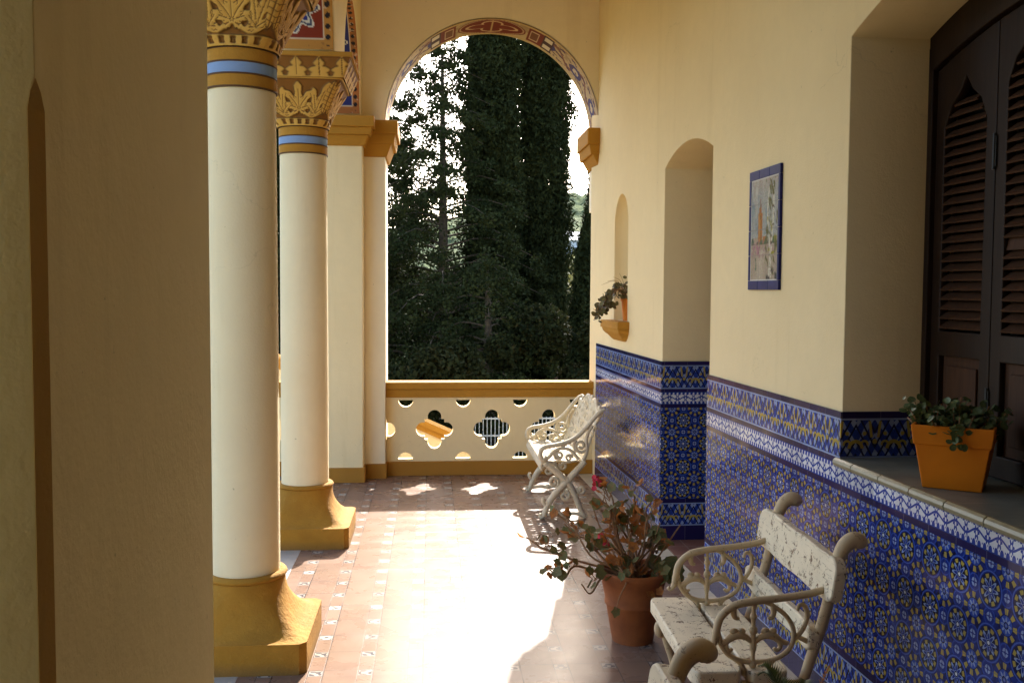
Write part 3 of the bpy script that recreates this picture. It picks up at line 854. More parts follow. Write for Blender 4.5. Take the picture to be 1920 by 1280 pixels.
def make_column(label):
    t = thing('round_column', label, 'column', (-.812, 4.245, 0), 0, 'round columns of the arcade')
    b = MB()
    secs = [se_ring(HB, 24, 0), se_ring(HB, 24, .130)]
    for k in range(1, 13):                                   # concave sweep from square plinth to round neck
        q = k/12
        half = .172+(HB-.012-.172)*(1-math.sin(q*PI/2))**1.0
        z = .130+.205*(1-math.cos(q*PI/2))
        secs.append(se_ring(half, 2+18*(1-q)**2.2, z))
    secs += [se_ring(.170, 2, .338)]
    b.sections(secs)
    prof = [(.160, .334)]+[(.160+.020*math.sin(PI*j/8), .336+.030*(1-math.cos(PI*j/8))/2) for j in range(9)]+[(.15, .366)]
    b.lathe(prof)
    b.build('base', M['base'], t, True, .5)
    b = MB(); b.lathe([(.149, .350), (.1485, 1.2), (.146, 2.2), (.145, 2.442)], seg=64); b.build('shaft', M['white'], t, True)
    b = MB(); b.lathe([(.1462, 2.440), (.1505, 2.444), (.1505, 2.492), (.1475, 2.495)], seg=64); b.lathe([(.1475, 2.545), (.1505, 2.548), (.1515, 2.598), (.148, 2.602)], seg=64); b.build('neck_ring', M['ochre'], t, True)
    b = MB(); b.lathe([(.1475, 2.496), (.1500, 2.499), (.1500, 2.541), (.1475, 2.544)], seg=64); b.build('neck_band', M['blue'], t, True)
    b = MB()
    for z in (2.4405, 2.4935, 2.5445, 2.600): b.lathe([(.1470, z-.0045), (.1518, z-.0035), (.1518, z+.0035), (.1470, z+.0045)], seg=64)
    b.build('neck_line', M['line'], t, True)
    # bell: round below, square above
    n, k4 = 110, 4*112
    tt = np.linspace(0, 1, n)[:, None]*np.ones((1, k4))
    kk = np.arange(k4)[None, :]*np.ones((n, 1))
    a = 2*PI*kk/k4-PI/4                                      # face +x spans -45..45 deg
    s = ((kk % 112)/112*2-1)
    rs, ln = capital_face(s, tt)
    half = .150+(.262-.150)*(tt**1.7*.75+tt*.25)
    p = 2+14*np.clip(tt, 0, 1)**1.1
    ca, sa = np.cos(a), np.sin(a)
    tan = np.tan((a+PI/4) % (PI/2)-PI/4)
    # even spacing across the flat faces near the top
    q = np.floor((a+PI/4+1e-9)/(PI/2)); phi = np.arctan(s)*tt+(s*PI/4)*(1-tt)+q*PI/2
    ca, sa = np.cos(phi), np.sin(phi)
    r = half/((np.abs(ca)**p+np.abs(sa)**p)**(1/p))
    hgt = blur(rs, 1)*.011-blur(ln, 1)*.004
    r = r+hgt
    P = np.stack([r*ca, r*sa, 2.602+tt*.268], -1)
    C = np.ones((n, k4, 3))*np.array(GRND)
    C = lerpc(C, LEAF, blur(rs, 1)); C = lerpc(C, LEAFB, (fnoise(s*2+q, tt*2, 3, 31) > .2)*rs*.5)
    edge = np.abs(rs-blur(rs, 2))
    C = lerpc(C, LINE, np.clip(edge*2.2, 0, .8)); C = lerpc(C, LINE, ln*.85)
    cap = vgrid('capital', P, C, M['vcol'], t, closed=True)
    # abacus: sloping leaf frieze under a square slab
    n, k4 = 40, 4*128
    tt = np.linspace(0, 1, n)[:, None]*np.ones((1, k4)); kk = np.arange(k4)[None, :]*np.ones((n, 1))
    s = ((kk % 128)/127.999*2-1); q = np.floor(kk/128)
    half = .272+(.322-.272)*tt
    u = s*half
    pd = .135; x = np.mod(u+pd/2, pd)-pd/2; x = x/pd
    rm = .48*np.where(tt < .18, .85, np.where(tt < .5, .60+.40*np.abs(np.sin((tt-.18)*9.8)), np.where(tt < .8, .30+.25*np.abs(np.sin((tt-.5)*10.5)), .30*np.clip((1-tt)/.2, 0, 1))))
    rs = (np.abs(x) < rm).astype(float); rs = np.where((tt < .07)+(tt > .95), 1, rs)
    ln = (np.abs(x) < .028)*(tt > .1)*(tt < .9)
    ln = ln+((np.abs(np.abs(x)-(tt-.1)*.35) < .02)*(tt < .5)*(tt > .15))*0
    hh = half+blur(rs, 1)*.006-blur(ln.astype(float), 1)*.003
    X = hh; Y = u
    an = q*PI/2
    P = np.stack([X*np.cos(an)-Y*np.sin(an), X*np.sin(an)+Y*np.cos(an), 2.872+tt*.115], -1)
    C = np.ones((n, k4, 3))*np.array(GRND); C = lerpc(C, LEAF, rs); C = lerpc(C, LINE, np.clip(np.abs(rs-blur(rs, 2))*2, 0, .7)); C = lerpc(C, LINE, ln*.85)
    vgrid('abacus_frieze', P, C, M['vcol'], t, closed=True)
    b = MB(); b.box(-.268, .268, -.268, .268, 2.8665, 2.873); b.box(-.334, .334, -.334, .334, 2.985, 3.012); b.build('abacus_slab', M['ochre'], t, bevel=.004)
    return t
c1 = make_column('nearer white round column beside the tan pier, leafy capital cut by the picture top')
c2 = dup(c1, (-.80, 6.17, 0), 0, 'farther white round column standing between the nearer column and the arch')

# ------------------------------------------------------------------ arcade above the columns
ar_w = thing('arcade_wall', 'cream arcade wall carried by the columns, arch undersides painted red, blue and ochre', 'arcade', (-.80, 5, 0))
XA0, XA1 = -1.03, -.571
spans = [(2.30, 4.245-.325), (4.245+.325, 6.17-.325), (6.17+.325, 7.93)]
outer = [(2.26, 3.012)]
for (y0, y1) in spans:
    yc, rr = (y0+y1)/2, (y1-y0)/2
    outer += [(yc-rr*math.cos(PI*k/32), 3.012+rr*math.sin(PI*k/32)) for k in range(33)]
outer += [(7.935, 3.012), (7.935, 4.3), (2.26, 4.3)]
o1 = curve_slab('arcade_face', [outer], [], XA1-XA0, M['cream'], lambda a, bb, d: (XA0+d, a, bb), ar_w)
objs = [o1]
for si, (y0, y1) in enumerate(spans):
    yc, rr = (y0+y1)/2, (y1-y0)/2-.004
    field, cellc, bordc = ((.20,.024,.006), (.018,.024,.17), (.44,.20,.035)) if si < 2 else ((.022,.026,.13), (.50,.34,.12), (.38,.13,.03))
    n, k = 260, 72
    th = np.linspace(.012, PI-.012, n)[:, None]*np.ones((1, k)); dd = np.linspace(0, 1, k)[None, :]*np.ones((n, 1))
    w = XA1-XA0-.012
    P = np.stack([XA0+.006+dd*w, yc-rr*np.cos(th), 3.014+rr*np.sin(th)], -1)
    arcl = np.minimum(th, PI-th)*rr; q = (dd-.5)*w        # metres from the springing, metres across
    C = np.ones((n, k, 3))*np.array(bordc)
    edge = w/2-np.abs(q)
    C = lerpc(C, (.22,.10,.03), (fnoise(arcl*8, q*8, 3, 40) > .3)*.6)
    C = lerpc(C, (.018,.012,.012), (edge > .015)*(edge < .048)*(np.mod(arcl, .062) < .036)*((np.abs(np.mod(arcl, .062)-.018)+np.abs(edge-.031)) < .022)*(arcl > .03))
    inside = (edge > .062)*(arcl > .075)
    C = lerpc(C, (.62,.50,.34), (edge > .056)*(arcl > .068))
    C = lerpc(C, field, inside)
    # interlaced star shapes in blue with pale outlines
    pd = .34; ya = np.mod(arcl-.075, pd)-pd/2
    rad = np.hypot(ya/.15, q/.150); ang = np.arctan2(ya, q)
    star = rad-(.78+.16*np.cos(8*ang))
    C = lerpc(C, (.66,.60,.46), (star < .07)*inside); C = lerpc(C, (.05,.055,.10), (star < .0)*inside)
    C = lerpc(C, (.55,.52,.42), (np.abs(star+.16) < .04)*inside)
    cell = (np.abs(np.cos(4*ang)) > .35)*(star < -.24)*(rad > .28)
    C = lerpc(C, (.62,.56,.42), (star < -.20)*inside); C = lerpc(C, cellc, cell*inside)
    C = lerpc(C, (.25,.04,.015), (rad < .22)*inside)
    C = lerpc(C, (.55,.40,.26), (fnoise(arcl*30, q*30, 3, 43) > .62)*(edge < .06)*.8)
    objs.append(vgrid('painted_soffit', P, C, M['vcol'], ar_w))
local(ar_w, *objs)

# ------------------------------------------------------------------ near pier with a stop-chamfered corner
pr = thing('square_pier', 'broad rough tan pier filling the left edge with a brown chamfer on its corner', 'pier', (-.51, 1.28, 0))
X1, Y0, Y1 = -.511, 1.301, 2.275
CH = .029
def ring(c, z): return [(-1.08, Y0, z), (X1-c*.36, Y0, z), (X1, Y0+c, z), (X1, Y1, z), (-1.08, Y1, z)]
b = MB()
b.sections([ring(CH*.0+.0008, 4.3), ring(.0008, 1.872), ring(CH*.6, 1.855), ring(CH, 1.832), ring(CH, 0)])
o1 = b.build('pier_face', M['pier'], pr, bevel=.006)
b = MB(); e = .0012
prs = [(.0012, 1.870), (CH*.6, 1.855), (CH, 1.832), (CH, .0)]
secs = [[(X1-c*.36, Y0, z), (X1, Y0+c, z), (X1+e*.9, Y0+c-e*.9, z), (X1-c*.36+e*.9, Y0-e*.9, z)] for c, z in prs]
b.sections(secs)
o2 = b.build('chamfer', M['chamfer'], pr)
b = MB(); b.box(-1.08, -.66, -2.3, 1.04, 0, 4.3); o3 = b.build('light_block_wall', M['pier'], pr)  # unseen wall added left of the camera to block side light
local(pr, o1, o2, o3)

# ================================================================== BENCHES
class MBS(MB):
    def tube(s, pts, r=.01, **k): MB.tube(s, [tuple(p[:3])+(p[3]*.84,) for p in pts], r, **k)
BX, BY = 1.06, 3.22
def make_bench(label):
    t = thing('garden_bench', label, 'bench', (BX, BY, 0), 0, 'cream painted slat benches with cast iron ends')
    L = lambda pts, y: [(p[0]-BX, y-BY)+tuple(p[1:]) for p in pts]
    def plank(x0, x1, y0, y1, z0, z1, name, tilt=0, bev=.016):
        b = MB()
        cx, cz = (x0+x1)/2, (z0+z1)/2; tall = (z1-z0) > (x1-x0)
        secs = []
        d = .045/(y1-y0)
        for f, sh in ((0,.50),(d*.12,.66),(d*.35,.82),(d*.7,.94),(d,1),(.2,1),(.4,1),(.6,1),(.8,1),(1-d,1),(1-d*.7,.94),(1-d*.35,.82),(1-d*.12,.66),(1,.50)):
            y = y0+(y1-y0)*f
            wv = .0025*math.sin(f*17+x0*40)
            q = []
            for (dx, dz) in ((x0-cx, z0-cz), (x1-cx, z0-cz), (x1-cx, z1-cz), (x0-cx, z1-cz)):
                if tall: dz *= sh
                else: dx *= .5+.5*sh; dz *= .75+.25*sh
                q.append((cx-BX+dx*math.cos(tilt)+dz*math.sin(tilt)+wv, y-BY, cz-dx*math.sin(tilt)+dz*math.cos(tilt)+wv*.6))
            secs.append(q)
        b.sections(secs); return b.build(name, M['slatpaint'], t, True, .5, bev)
    plank(.835, .998, 2.86, 3.60, .362, .410, 'seat_slat')
    plank(1.015, 1.148, 2.865, 3.595, .366, .408, 'seat_slat')
    plank(1.262, 1.299, 2.825, 3.595, .624, .766, 'backrest_slat', .14)
    plank(1.212, 1.245, 2.875, 3.61, .460, .538, 'backrest_slat', .12, .012)
    A = lambda pts, y: L([(p[0]+.037, p[1]-.028)+tuple(p[2:]) for p in pts], y)
    for y in (2.90, 3.50):
        b = MBS()
        b.tube(L([(1.292,.668,.012),(1.22,.645,.015),(1.12,.630,.015)], y)+A([(1.0,.649,.016),(.935,.634,.016),(.894,.598,.016),(.880,.548,.015),(.874,.515,.013),(.860,.499,.010),(.850,.506,.008)], y), n=6)
        arm = b.build('armrest', M['ironpaint'], t, True, 1.0)
        b = MBS()
        b.tube(A([(.884,.56,.011),(.90,.505,.010),(.935,.468,.010),(1.0,.452,.011),(1.07,.462,.010),(1.118,.496,.010),(1.130,.55,.010),(1.105,.60,.009),(1.06,.635,.009),(1.03,.648,.008)], y), n=6)
        b.tube(A([(1.0,.648,.008),(1.0,.615,.008),(1.0,.60,.015),(1.0,.585,.008),(1.0,.54,.010),(1.0,.50,.014),(1.0,.48,.008),(1.0,.425,.010)], y), n=3)
        for sg in (-1, 1):
            b.tube(A([(1.0,.512,.008),(1.0+sg*.022,.532,.012),(1.0+sg*.045,.541,.017),(1.0+sg*.066,.536,.016),(1.0+sg*.088,.520,.012),(1.0+sg*.112,.512,.009)], y), n=5)
            b.ball(A([(1.0+sg*.038,.552)], y)[0], .013, 8, 5, (1.1,.8,.9)); b.ball(A([(1.0+sg*.062,.552)], y)[0], .013, 8, 5, (1.1,.8,.9))
            b.tube(A([(1.0+sg*.082,.522,.009),(1.0+sg*.088,.502,.009),(1.0+sg*.076,.490,.008),(1.0+sg*.066,.498,.006)], y), n=4)
            b.tube(A([(1.0+sg*.060,.636,.010),(1.0+sg*.064,.612,.012),(1.0+sg*.058,.596,.009),(1.0+sg*.046,.594,.006)], y), n=4)
        b.ball(A([(1.0,.555)], y)[0], .014, 8, 6, (1,.9,1.2))
        b.tube(A([(1.125,.52,.009),(1.155,.552,.010),(1.172,.595,.010),(1.165,.630,.009),(1.147,.636,.008),(1.140,.618,.007)], y), n=5)
        b.tube(A([(1.128,.54,.009),(1.17,.52,.010),(1.20,.50,.009)], y), n=3)
        b.tube(A([(.935,.468,.010),(.965,.445,.010),(.972,.41,.010)], y), n=3); b.tube(A([(1.07,.462,.010),(1.052,.44,.010),(1.05,.40,.010)], y), n=3)
        b.ball(A([(1.0,.447)], y)[0], .014)
        b.build('scrollwork', M['ironpaint'], arm, True, 1.0)
        b = MB()
        b.tube(L([(1.195,.34,.016),(1.225,.44,.017),(1.262,.56,.018),(1.290,.68,.019),(1.306,.755,.021),(1.326,.798,.024),(1.352,.816,.026),(1.372,.810,.026),(1.384,.798,.018),(1.388,.792,.004)], y), seg=12, n=5)
        b.build('upright', M['ironpaint'], t, True, 1.0)
        b = MB(); b.tube(L([(.868,.352,.013),(1.02,.355,.012),(1.205,.352,.014)], y), n=4); b.tube(L([(.885,.352,.017),(.859,.332,.020),(.859,.300,.017),(.875,.298,.010)], y), n=5)
        b.build('seat_bracket', M['ironpaint'], t, True, 1.0)
        b = MB(); b.tube(L([(.885,.35,.018),(.885,.28,.016),(.911,.19,.014),(.918,.10,.013),(.891,.035,.013),(.858,.016,.016)], y), n=6); b.build('leg', M['ironpaint'], t, True, 1.0)
        b = MB(); b.tube(L([(1.19,.36,.018),(1.19,.27,.015),(1.22,.16,.014),(1.265,.06,.013),(1.295,.016,.016)], y), n=6); b.build('leg', M['ironpaint'], t, True, 1.0)
    return t
b1 = make_bench('whole chipped cream slat bench with scrolled iron arms against the blue tile wall')
b1.rotation_euler.z = -R_(2.5)
dup(b1, (BX-.78, BY-1.475, 0), -R_(2.5), 'bench showing only a back slat tip and one rounded finial at bottom edge')

def spiral(cx, cz, r0, r1, a0, turns, n=14):
    return [(cx+(r0+(r1-r0)*k/n)*math.cos(a0+turns*2*PI*k/n), cz+(r0+(r1-r0)*k/n)*math.sin(a0+turns*2*PI*k/n)) for k in range(n+1)]
class MBT(MB):
    """cast iron: every bar a little heavier"""
    def tube(s, pts, r=.01, **k):
        MB.tube(s, [tuple(p[:3])+(p[3]*1.28,) if len(p) == 4 else p for p in pts], r*1.28, **k)
def make_iron_bench():
    cx, cy = .98, 7.04
    t = thing('iron_bench', 'ornate white cast iron bench with lacy back and crossed curling legs in the far corner', 'bench', (cx, cy, 0))
    ya, yb = 6.57, 7.50
    fx = lambda x: .80+(x-.80)*.905
    # back: leafy tendrils on a gently curved sheet
    def back(s, v):          # s 0..1 along, v 0..1 up
        top = .705+.085*math.sin(PI*s)**.8+.02*math.cos(6*PI*s)
        z = .415+(top-.415)*v
        x = 1.105+.125*v**1.2+.02*math.sin(PI*s)
        return (fx(x)-cx, ya+(yb-ya)*s-cy, z)
    b = MBT(); rr = random.Random(3)
    b.tube([back(k/24, 1)+(.013,) for k in range(25)], n=2)
    b.tube([back(k/12, .02)+(.011,) for k in range(13)], n=2)
    for k in range(34):
        s0 = (k+.5)/34; ph = rr.random()*6; am = .012+.010*rr.random()
        b.tube([back(min(1, max(0, s0+am*math.sin(ph+v*9))), v)+(.0065,) for v in [j/9 for j in range(10)]], seg=6, n=2)
        for v in (.2, .4, .58, .76, .9):
            p = back(min(1, max(0, s0+(rr.random()-.5)*.03)), v+.06*(rr.random()-.5))
            b.ball(p, .021, 6, 4, (.35, .75, 1.35))
    for s0 in (.12, .5, .88):
        q = [back(min(1, max(0, s0+(a-.5)*.0)), 1) for a in (0,)]
        y0, z0 = q[0][1], q[0][2]
        b.tube([(q[0][0]+.003, y0+yy, z0+zz, .009) for yy, zz in spiral(0, .012, .045, .012, -PI/2, 1.1)], seg=6, n=2)
    b.build('backrest', M['whiteiron'], t, True, 1.2)
    # pierced seat with a leafy front fringe
    b = MBT()
    b.tube([(.785-cx, ya-cy, .405, .012), (.785-cx, yb-cy, .405, .012)], n=1); b.tube([(fx(1.10)-cx, ya-cy, .405, .011), (fx(1.10)-cx, yb-cy, .405, .011)], n=1)
    for k in range(34):
        y = ya+(yb-ya)*(k+.5)/34-cy
        am = .014*(1 if k % 2 else -1)
        b.tube([(.785-cx+.287*j/8, y+am*math.sin(j*1.6), .405+.004*math.sin(j*2.2), .0072) for j in range(9)], seg=6, n=2)
        for j in (1, 2.6, 4.2, 5.8, 7.2): b.ball((.785-cx+.287*j/8, y+.010*math.sin(k*2+j), .408), .014, 6, 4, (1.3, .8, .4))
        b.tube([(.785-cx, y, .402, .009), (.772-cx, y+.006, .375, .010), (.776-cx, y-.004, .350, .007), (.786-cx, y, .338, .003)], seg=6, n=2)
    b.build('seat', M['whiteiron'], t, True, 1.2)
    for y in (ya, yb):
        b = MBT(); V = lambda pts, r: [(fx(p[0])-cx, y-cy, p[1], p[2] if len(p) > 2 else r) for p in pts]
        b.tube(V([(.812,.448,.007),(.800,.425),(.776,.425),(.762,.455),(.772,.492),(.81,.512),(.88,.522),(.97,.543),(1.05,.582),(1.12,.645),(1.18,.712),(1.225,.752),(1.262,.772,.008)], .0125), n=4)
        b.tube(V(spiral(1.075, .515, .055, .010, .8, -1.6), .009), seg=6, n=2)
        b.tube(V([(.79,.41),(.83,.44),(.87,.48),(.93,.50),(.99,.49),(1.03,.455),(1.06,.42)], .010), n=4)
        b.tube(V(spiral(.905, .452, .036, .008, 2.4, 1.5), .008), seg=6, n=2)
        b.tube(V([(1.10,.42),(1.125,.48),(1.12,.55),(1.135,.61),(1.165,.66)], .010), n=4)
        b.tube(V(spiral(.985, .432, .028, .006, 0, 1.4), .007), seg=6, n=2)
        b.tube(V([(.93,.505),(.96,.53),(1.0,.54)], .008), n=3); b.tube(V([(1.04,.47),(1.02,.52),(1.04,.56)], .008), n=3)
        b.build('armrest', M['whiteiron'], t, True, 1.2)
        b = MBT()
        b.tube(V([(1.11,.405,.016),(1.05,.345,.018),(.98,.275,.020),(.915,.215,.020),(.855,.150,.018),(.815,.085,.016),(.795,.030,.016),(.772,.018,.014),(.762,.040,.010)], .018), n=5)
        b.tube(V(spiral(.868, .262, .040, .010, -1.0, 1.35), .010), seg=6, n=2); b.tube(V([(.805,.10),(.785,.125),(.792,.15)], .011), n=3)
        b.build('leg', M['whiteiron'], t, True, 1.2)
        b = MBT()
        b.tube(V([(.80,.395,.016),(.86,.355,.018),(.93,.300,.019),(.99,.240,.019),(1.035,.165,.017),(1.07,.085,.016),(1.105,.025,.015),(1.130,.018,.012)], .018), n=5)
        b.tube(V(spiral(.955, .165, .038, .010, 1.9, -1.35), .010), seg=6, n=2); b.tube(V(spiral(1.085, .205, .032, .010, 2.6, 1.2), .009), seg=6, n=2)
        b.build('leg', M['whiteiron'], t, True, 1.2)
        b = MBT(); b.tube(V([(.80,.030),(.88,.040),(.95,.032),(1.02,.040),(1.10,.028)], .011), n=4); b.ball(V([(.95,.036)], .01)[0][:3], .022); b.build('stretcher', M['whiteiron'], t, True, 1.2)
    return t
make_iron_bench()

# ================================================================== POTS AND PLANTS
def leaf_mesh(b, c, nrm, size, rnd, lobes=0, cup=.25, asp=1.0):
    """one small leaf: a fan with a scalloped or oval edge, cupped"""
    nrm = Vector(nrm).normalized(); t = nrm.orthogonal().normalized(); t.rotate(Quaternion(nrm, rnd.random()*6.28)); u = nrm.cross(t)
    n = 10; c = Vector(c); vs = [c-nrm*size*cup*.6]
    for k in range(n):
        a = 2*PI*k/n
        r = size*(1+(.16*math.cos(a*lobes) if lobes else 0))*(1-.25*(k == 0)*bool(lobes))*(.9+.2*rnd.random())
        vs.append(c+t*(r*math.cos(a))+u*(r*asp*math.sin(a))+nrm*size*cup*(rnd.random()-.3)*.8)
    b.add([tuple(v) for v in vs], [(0, 1+k, 1+(k+1) % n) for k in range(n)])

M['gleaf'] = m_leaf('geranium green leaf', (.10,.13,.045), (.17,.15,.055), (.30,.15,.05), 18)
M['dryleaf'] = m_leaf('dry orange leaf', (.46,.16,.03), (.28,.11,.04), (.5,.27,.06), 22, .6, .3)
M['sleaf'] = m_leaf('sedum leaf', (.10,.135,.05), (.055,.085,.032), (.18,.20,.07), 20, .4)
M['nleaf'] = m_leaf('bronze green leaf', (.12,.085,.045), (.15,.14,.05), (.08,.05,.03), 20, .5)
M['fern'] = m_leaf('spiky green frond', (.05,.075,.02), (.09,.11,.03), None, 15, .45)

def geranium():
    px, py = .93, 4.257
    t = thing('potted_geranium', 'straggly geranium with two pink flowers in a round terracotta pot beside the slat bench', 'potted plant', (px, py, 0))
    b = MB()
    b.lathe([(.0, .004), (.088, .004), (.094, .0), (.098, .02), (.124, .165), (.131, .172), (.132, .182), (.128, .190), (.148, .285), (.162, .300), (.167, .325), (.162, .334), (.152, .330), (.147, .29), (.0, .285)], seg=56, wob=.006)
    b.build('pot', M['terracotta'], t, True, .7)
    b = MB(); b.lathe([(.146, .288), (.10, .296), (.0, .300)], seg=24); b.build('soil', M['soil'], t, True)
    rnd = random.Random(21)
    st = MB(); gl = MB(); dl = MB(); fls = []
    tips = [(-.49,.05,.47),(-.40,-.10,.36),(-.33,.05,.58),(-.26,-.12,.30),(-.30,.16,.50),(-.16,-.06,.66),(-.20,.10,.44),(-.09,.10,.60),(-.13,-.02,.70),(-.02,.02,.56),(.02,.16,.66),(.06,-.06,.60),(.10,.06,.63),(.13,-.02,.50),(.15,.12,.42),(-.02,-.14,.45),(.05,.1,.5),(-.22,-.15,.52),(-.08,-.16,.36),(.08,-.14,.34)]
    for i, (dx, dy, tz) in enumerate(tips):
        s0 = (rnd.uniform(-.07, .07), rnd.uniform(-.07, .07), .29)
        mid = (s0[0]*.6+dx*.55+rnd.uniform(-.04, .04), s0[1]*.6+dy*.5+rnd.uniform(-.04, .04), .29+(tz-.29)*.45+rnd.uniform(-.02, .06))
        st.tube([s0+(.0065,), tuple((a+b_)/2+rnd.uniform(-.015,.015) for a, b_ in zip(s0, mid))+(.006,), mid+(.005,), (dx*.85+rnd.uniform(-.02,.02), dy*.85, tz-.05, .004), (dx, dy, tz, .003)], seg=6, n=5)
        for j in range(rnd.choice((8, 9, 11, 13))):
            f = rnd.uniform(.5, 1.04)
            c = Vector(mid).lerp(Vector((dx, dy, tz)), (f-.4)/.6)+Vector((rnd.uniform(-.05,.05), rnd.uniform(-.05,.05), rnd.uniform(-.02,.045)))
            st.tube([tuple(Vector(mid).lerp(Vector((dx,dy,tz)), max(0,(f-.5)/.6)))+(.002,), tuple(c)+(.0016,)], seg=5, n=1)
            dry = rnd.random() < .42
            leaf_mesh(dl if dry else gl, c, (rnd.uniform(-1,1), rnd.uniform(-1.2,.5), rnd.uniform(.1,1.1)), rnd.uniform(.015,.030)*(1.1 if dry else 1), rnd, 5, .5 if dry else .25, .9)
    # extra low, branched woody stems and a big leaf cluster over the rim at the right
    for j in range(22):
        a = rnd.uniform(0, 6.28); r1 = rnd.uniform(.10, .24)
        st.tube([(rnd.uniform(-.05,.05), rnd.uniform(-.05,.05), .285, .0055), (r1*.5*math.cos(a), r1*.5*math.sin(a), rnd.uniform(.34,.42), .0045), (r1*math.cos(a), r1*math.sin(a), rnd.uniform(.36,.58), .003)], seg=6, n=4)
    for j in range(14):
        leaf_mesh(gl, (.13+rnd.uniform(-.05,.05), -.06+rnd.uniform(-.06,.06), .335+rnd.uniform(-.02,.045)), (rnd.uniform(-.5,.5), -.8, .6), rnd.uniform(.028,.046), rnd, 6)
    for j in range(5): leaf_mesh(dl, (.08+rnd.uniform(-.05,.07), -.12+rnd.uniform(-.03,.03), .30+rnd.uniform(-.05,.06)), (rnd.uniform(-.5,.5), -.8, .6), rnd.uniform(.018,.028), rnd, 5, .6)
    st.tube([(-.06,-.1,.30,.003), (-.07,-.17,.31,.003), (-.10,-.185,.26,.0025), (-.115,-.18,.20,.002)], seg=6, n=4); leaf_mesh(gl, (-.115,-.182,.19), (0,-1,.2), .022, rnd, 5)
    st.tube([(-.02,0,.45,.003), (-.12,.02,.62,.0026), (-.14,.02,.70,.0024)], seg=6, n=4)
    for c, n_ in (((-.165,.02,.725), 30), ((-.155,-.06,.475), 18)):
        fl = MB(); fls.append(fl)
        for j in range(n_): leaf_mesh(fl, (c[0]+rnd.gauss(0,.012), c[1]+rnd.gauss(0,.012), c[2]+rnd.gauss(0,.012)), (rnd.gauss(0,1), rnd.gauss(-.4,1), rnd.gauss(.4,1)), .0125, rnd, 0, .3)
    st.build('stems', M['stem'], t, True, 1.5); gl.build('leaves', M['gleaf'], t, True, 3); dl.build('dry_leaves', M['dryleaf'], t, True, 3); [q.build('flower', M['pinkflower'], t, True, 3) for q in fls]
geranium()

def square_planter():
    t = thing('square_planter', 'square tapered orange planter of small green leaves on the window sill', 'potted plant', (1.690, 2.925, .979), -R_(36))
    b = MB(); q = lambda h, z: [(-h,-h,z),(h,-h,z),(h,h,z),(-h,h,z)]
    b.sections([q(.086,.0), q(.107,.136), q(.1075,.140), q(.1125,.141), q(.120,.200), q(.1205,.203), q(.111,.203), q(.108,.165)])
    b.build('pot', M['orange'], t, bevel=.003)
    b = MB(); b.box(-.1075,.1075,-.1075,.1075,.163,.168); b.build('soil', M['soil'], t)
    rnd = random.Random(5); lf = MB(); st = MB()
    for k in range(84):
        a = rnd.random()*6.28; r = rnd.uniform(0, .105); x0, y0 = r*math.cos(a), r*math.sin(a)
        L = rnd.uniform(.02, .105)*(1.15-.5*r/.12)
        x1, y1, z1 = x0*1.35+rnd.uniform(-.03,.03), y0*1.35+rnd.uniform(-.03,.03), .17+L
        st.tube([(x0,y0,.165,.0028),(x1,y1,z1,.0018)], seg=5, n=1)
        for j in range(9):
            f = rnd.uniform(.25, 1.0)
            c = (x0+(x1-x0)*f+rnd.gauss(0,.012), y0+(y1-y0)*f+rnd.gauss(0,.012), .165+L*f+rnd.gauss(0,.008)+.008)
            leaf_mesh(lf, c, (rnd.gauss(0,.8), rnd.gauss(-.3,.8), 1), rnd.uniform(.008,.0155), rnd, 0, .2, .8)
    for k in range(18):  # sprig hanging over the rim
        leaf_mesh(lf, (.015+rnd.gauss(0,.014), -.123-rnd.random()*.012, .205-rnd.random()*.065), (rnd.gauss(0,.5), -1, .4), rnd.uniform(.009,.014), rnd, 0, .2, .8)
    for k in range(16):  # straggling corner
        leaf_mesh(lf, (-.125+rnd.gauss(0,.022), .02+rnd.gauss(0,.02), .215+rnd.random()*.06), (rnd.gauss(0,.6), -.6, .6), rnd.uniform(.010,.016), rnd, 0, .2, .8)
    for k in range(3): st.tube([(-.09,0,.17,.0022),(-.11+.01*k,.01,.22,.0018),(-.13-.012*k,.02*k,.27-.012*k,.0012)], seg=5, n=3)
    lf.build('leaves', M['sleaf'], t, True, 3); st.build('stems', M['stem'], t, True, 2)
square_planter()

def niche_planter():
    w, u = .055, 7.10
    x = WX+w*math.cos(WA)-u*math.sin(WA); y = WY+w*math.sin(WA)+u*math.cos(WA)
    t = thing('niche_planter', 'small orange pot of trailing bronze leaves in the arched wall niche', 'potted plant', (x, y, 1.3725))
    b = MB(); b.lathe([(.0,.001),(.042,.001),(.056,.15),(.062,.151),(.064,.185),(.058,.186),(.053,.16),(.0,.155)], seg=28); b.build('pot', M['orange'], t, True, .7)
    rnd = random.Random(9); lf = MB(); st = MB()
    for k in range(30):
        a = rnd.random(); tip = (-.02-.23*a+rnd.gauss(0,.03), rnd.gauss(-.05,.06), .25-.18*a**1.5+rnd.gauss(0,.03))
        st.tube([(0,0,.155,.003),(tip[0]*.5,tip[1]*.6,.24,.0022),tip+(.0015,)], seg=5, n=3)
        for j in range(5):
            leaf_mesh(lf, (tip[0]+rnd.gauss(0,.025), tip[1]+rnd.gauss(0,.025), tip[2]+rnd.gauss(0,.02)), (rnd.gauss(-.3,.7), rnd.gauss(-.6,.6), .6), rnd.uniform(.013,.026), rnd, 0, .25, .8)
    for k in range(4): st.tube([(-.02,0,.2,.002),(-.05-.02*k,-.02,.30,.0016),(-.08-.045*k,-.03,.36-.03*k,.001)], seg=5, n=3)
    lf.build('leaves', M['nleaf'], t, True, 3); st.build('stems', M['stem'], t, True, 2)
niche_planter()

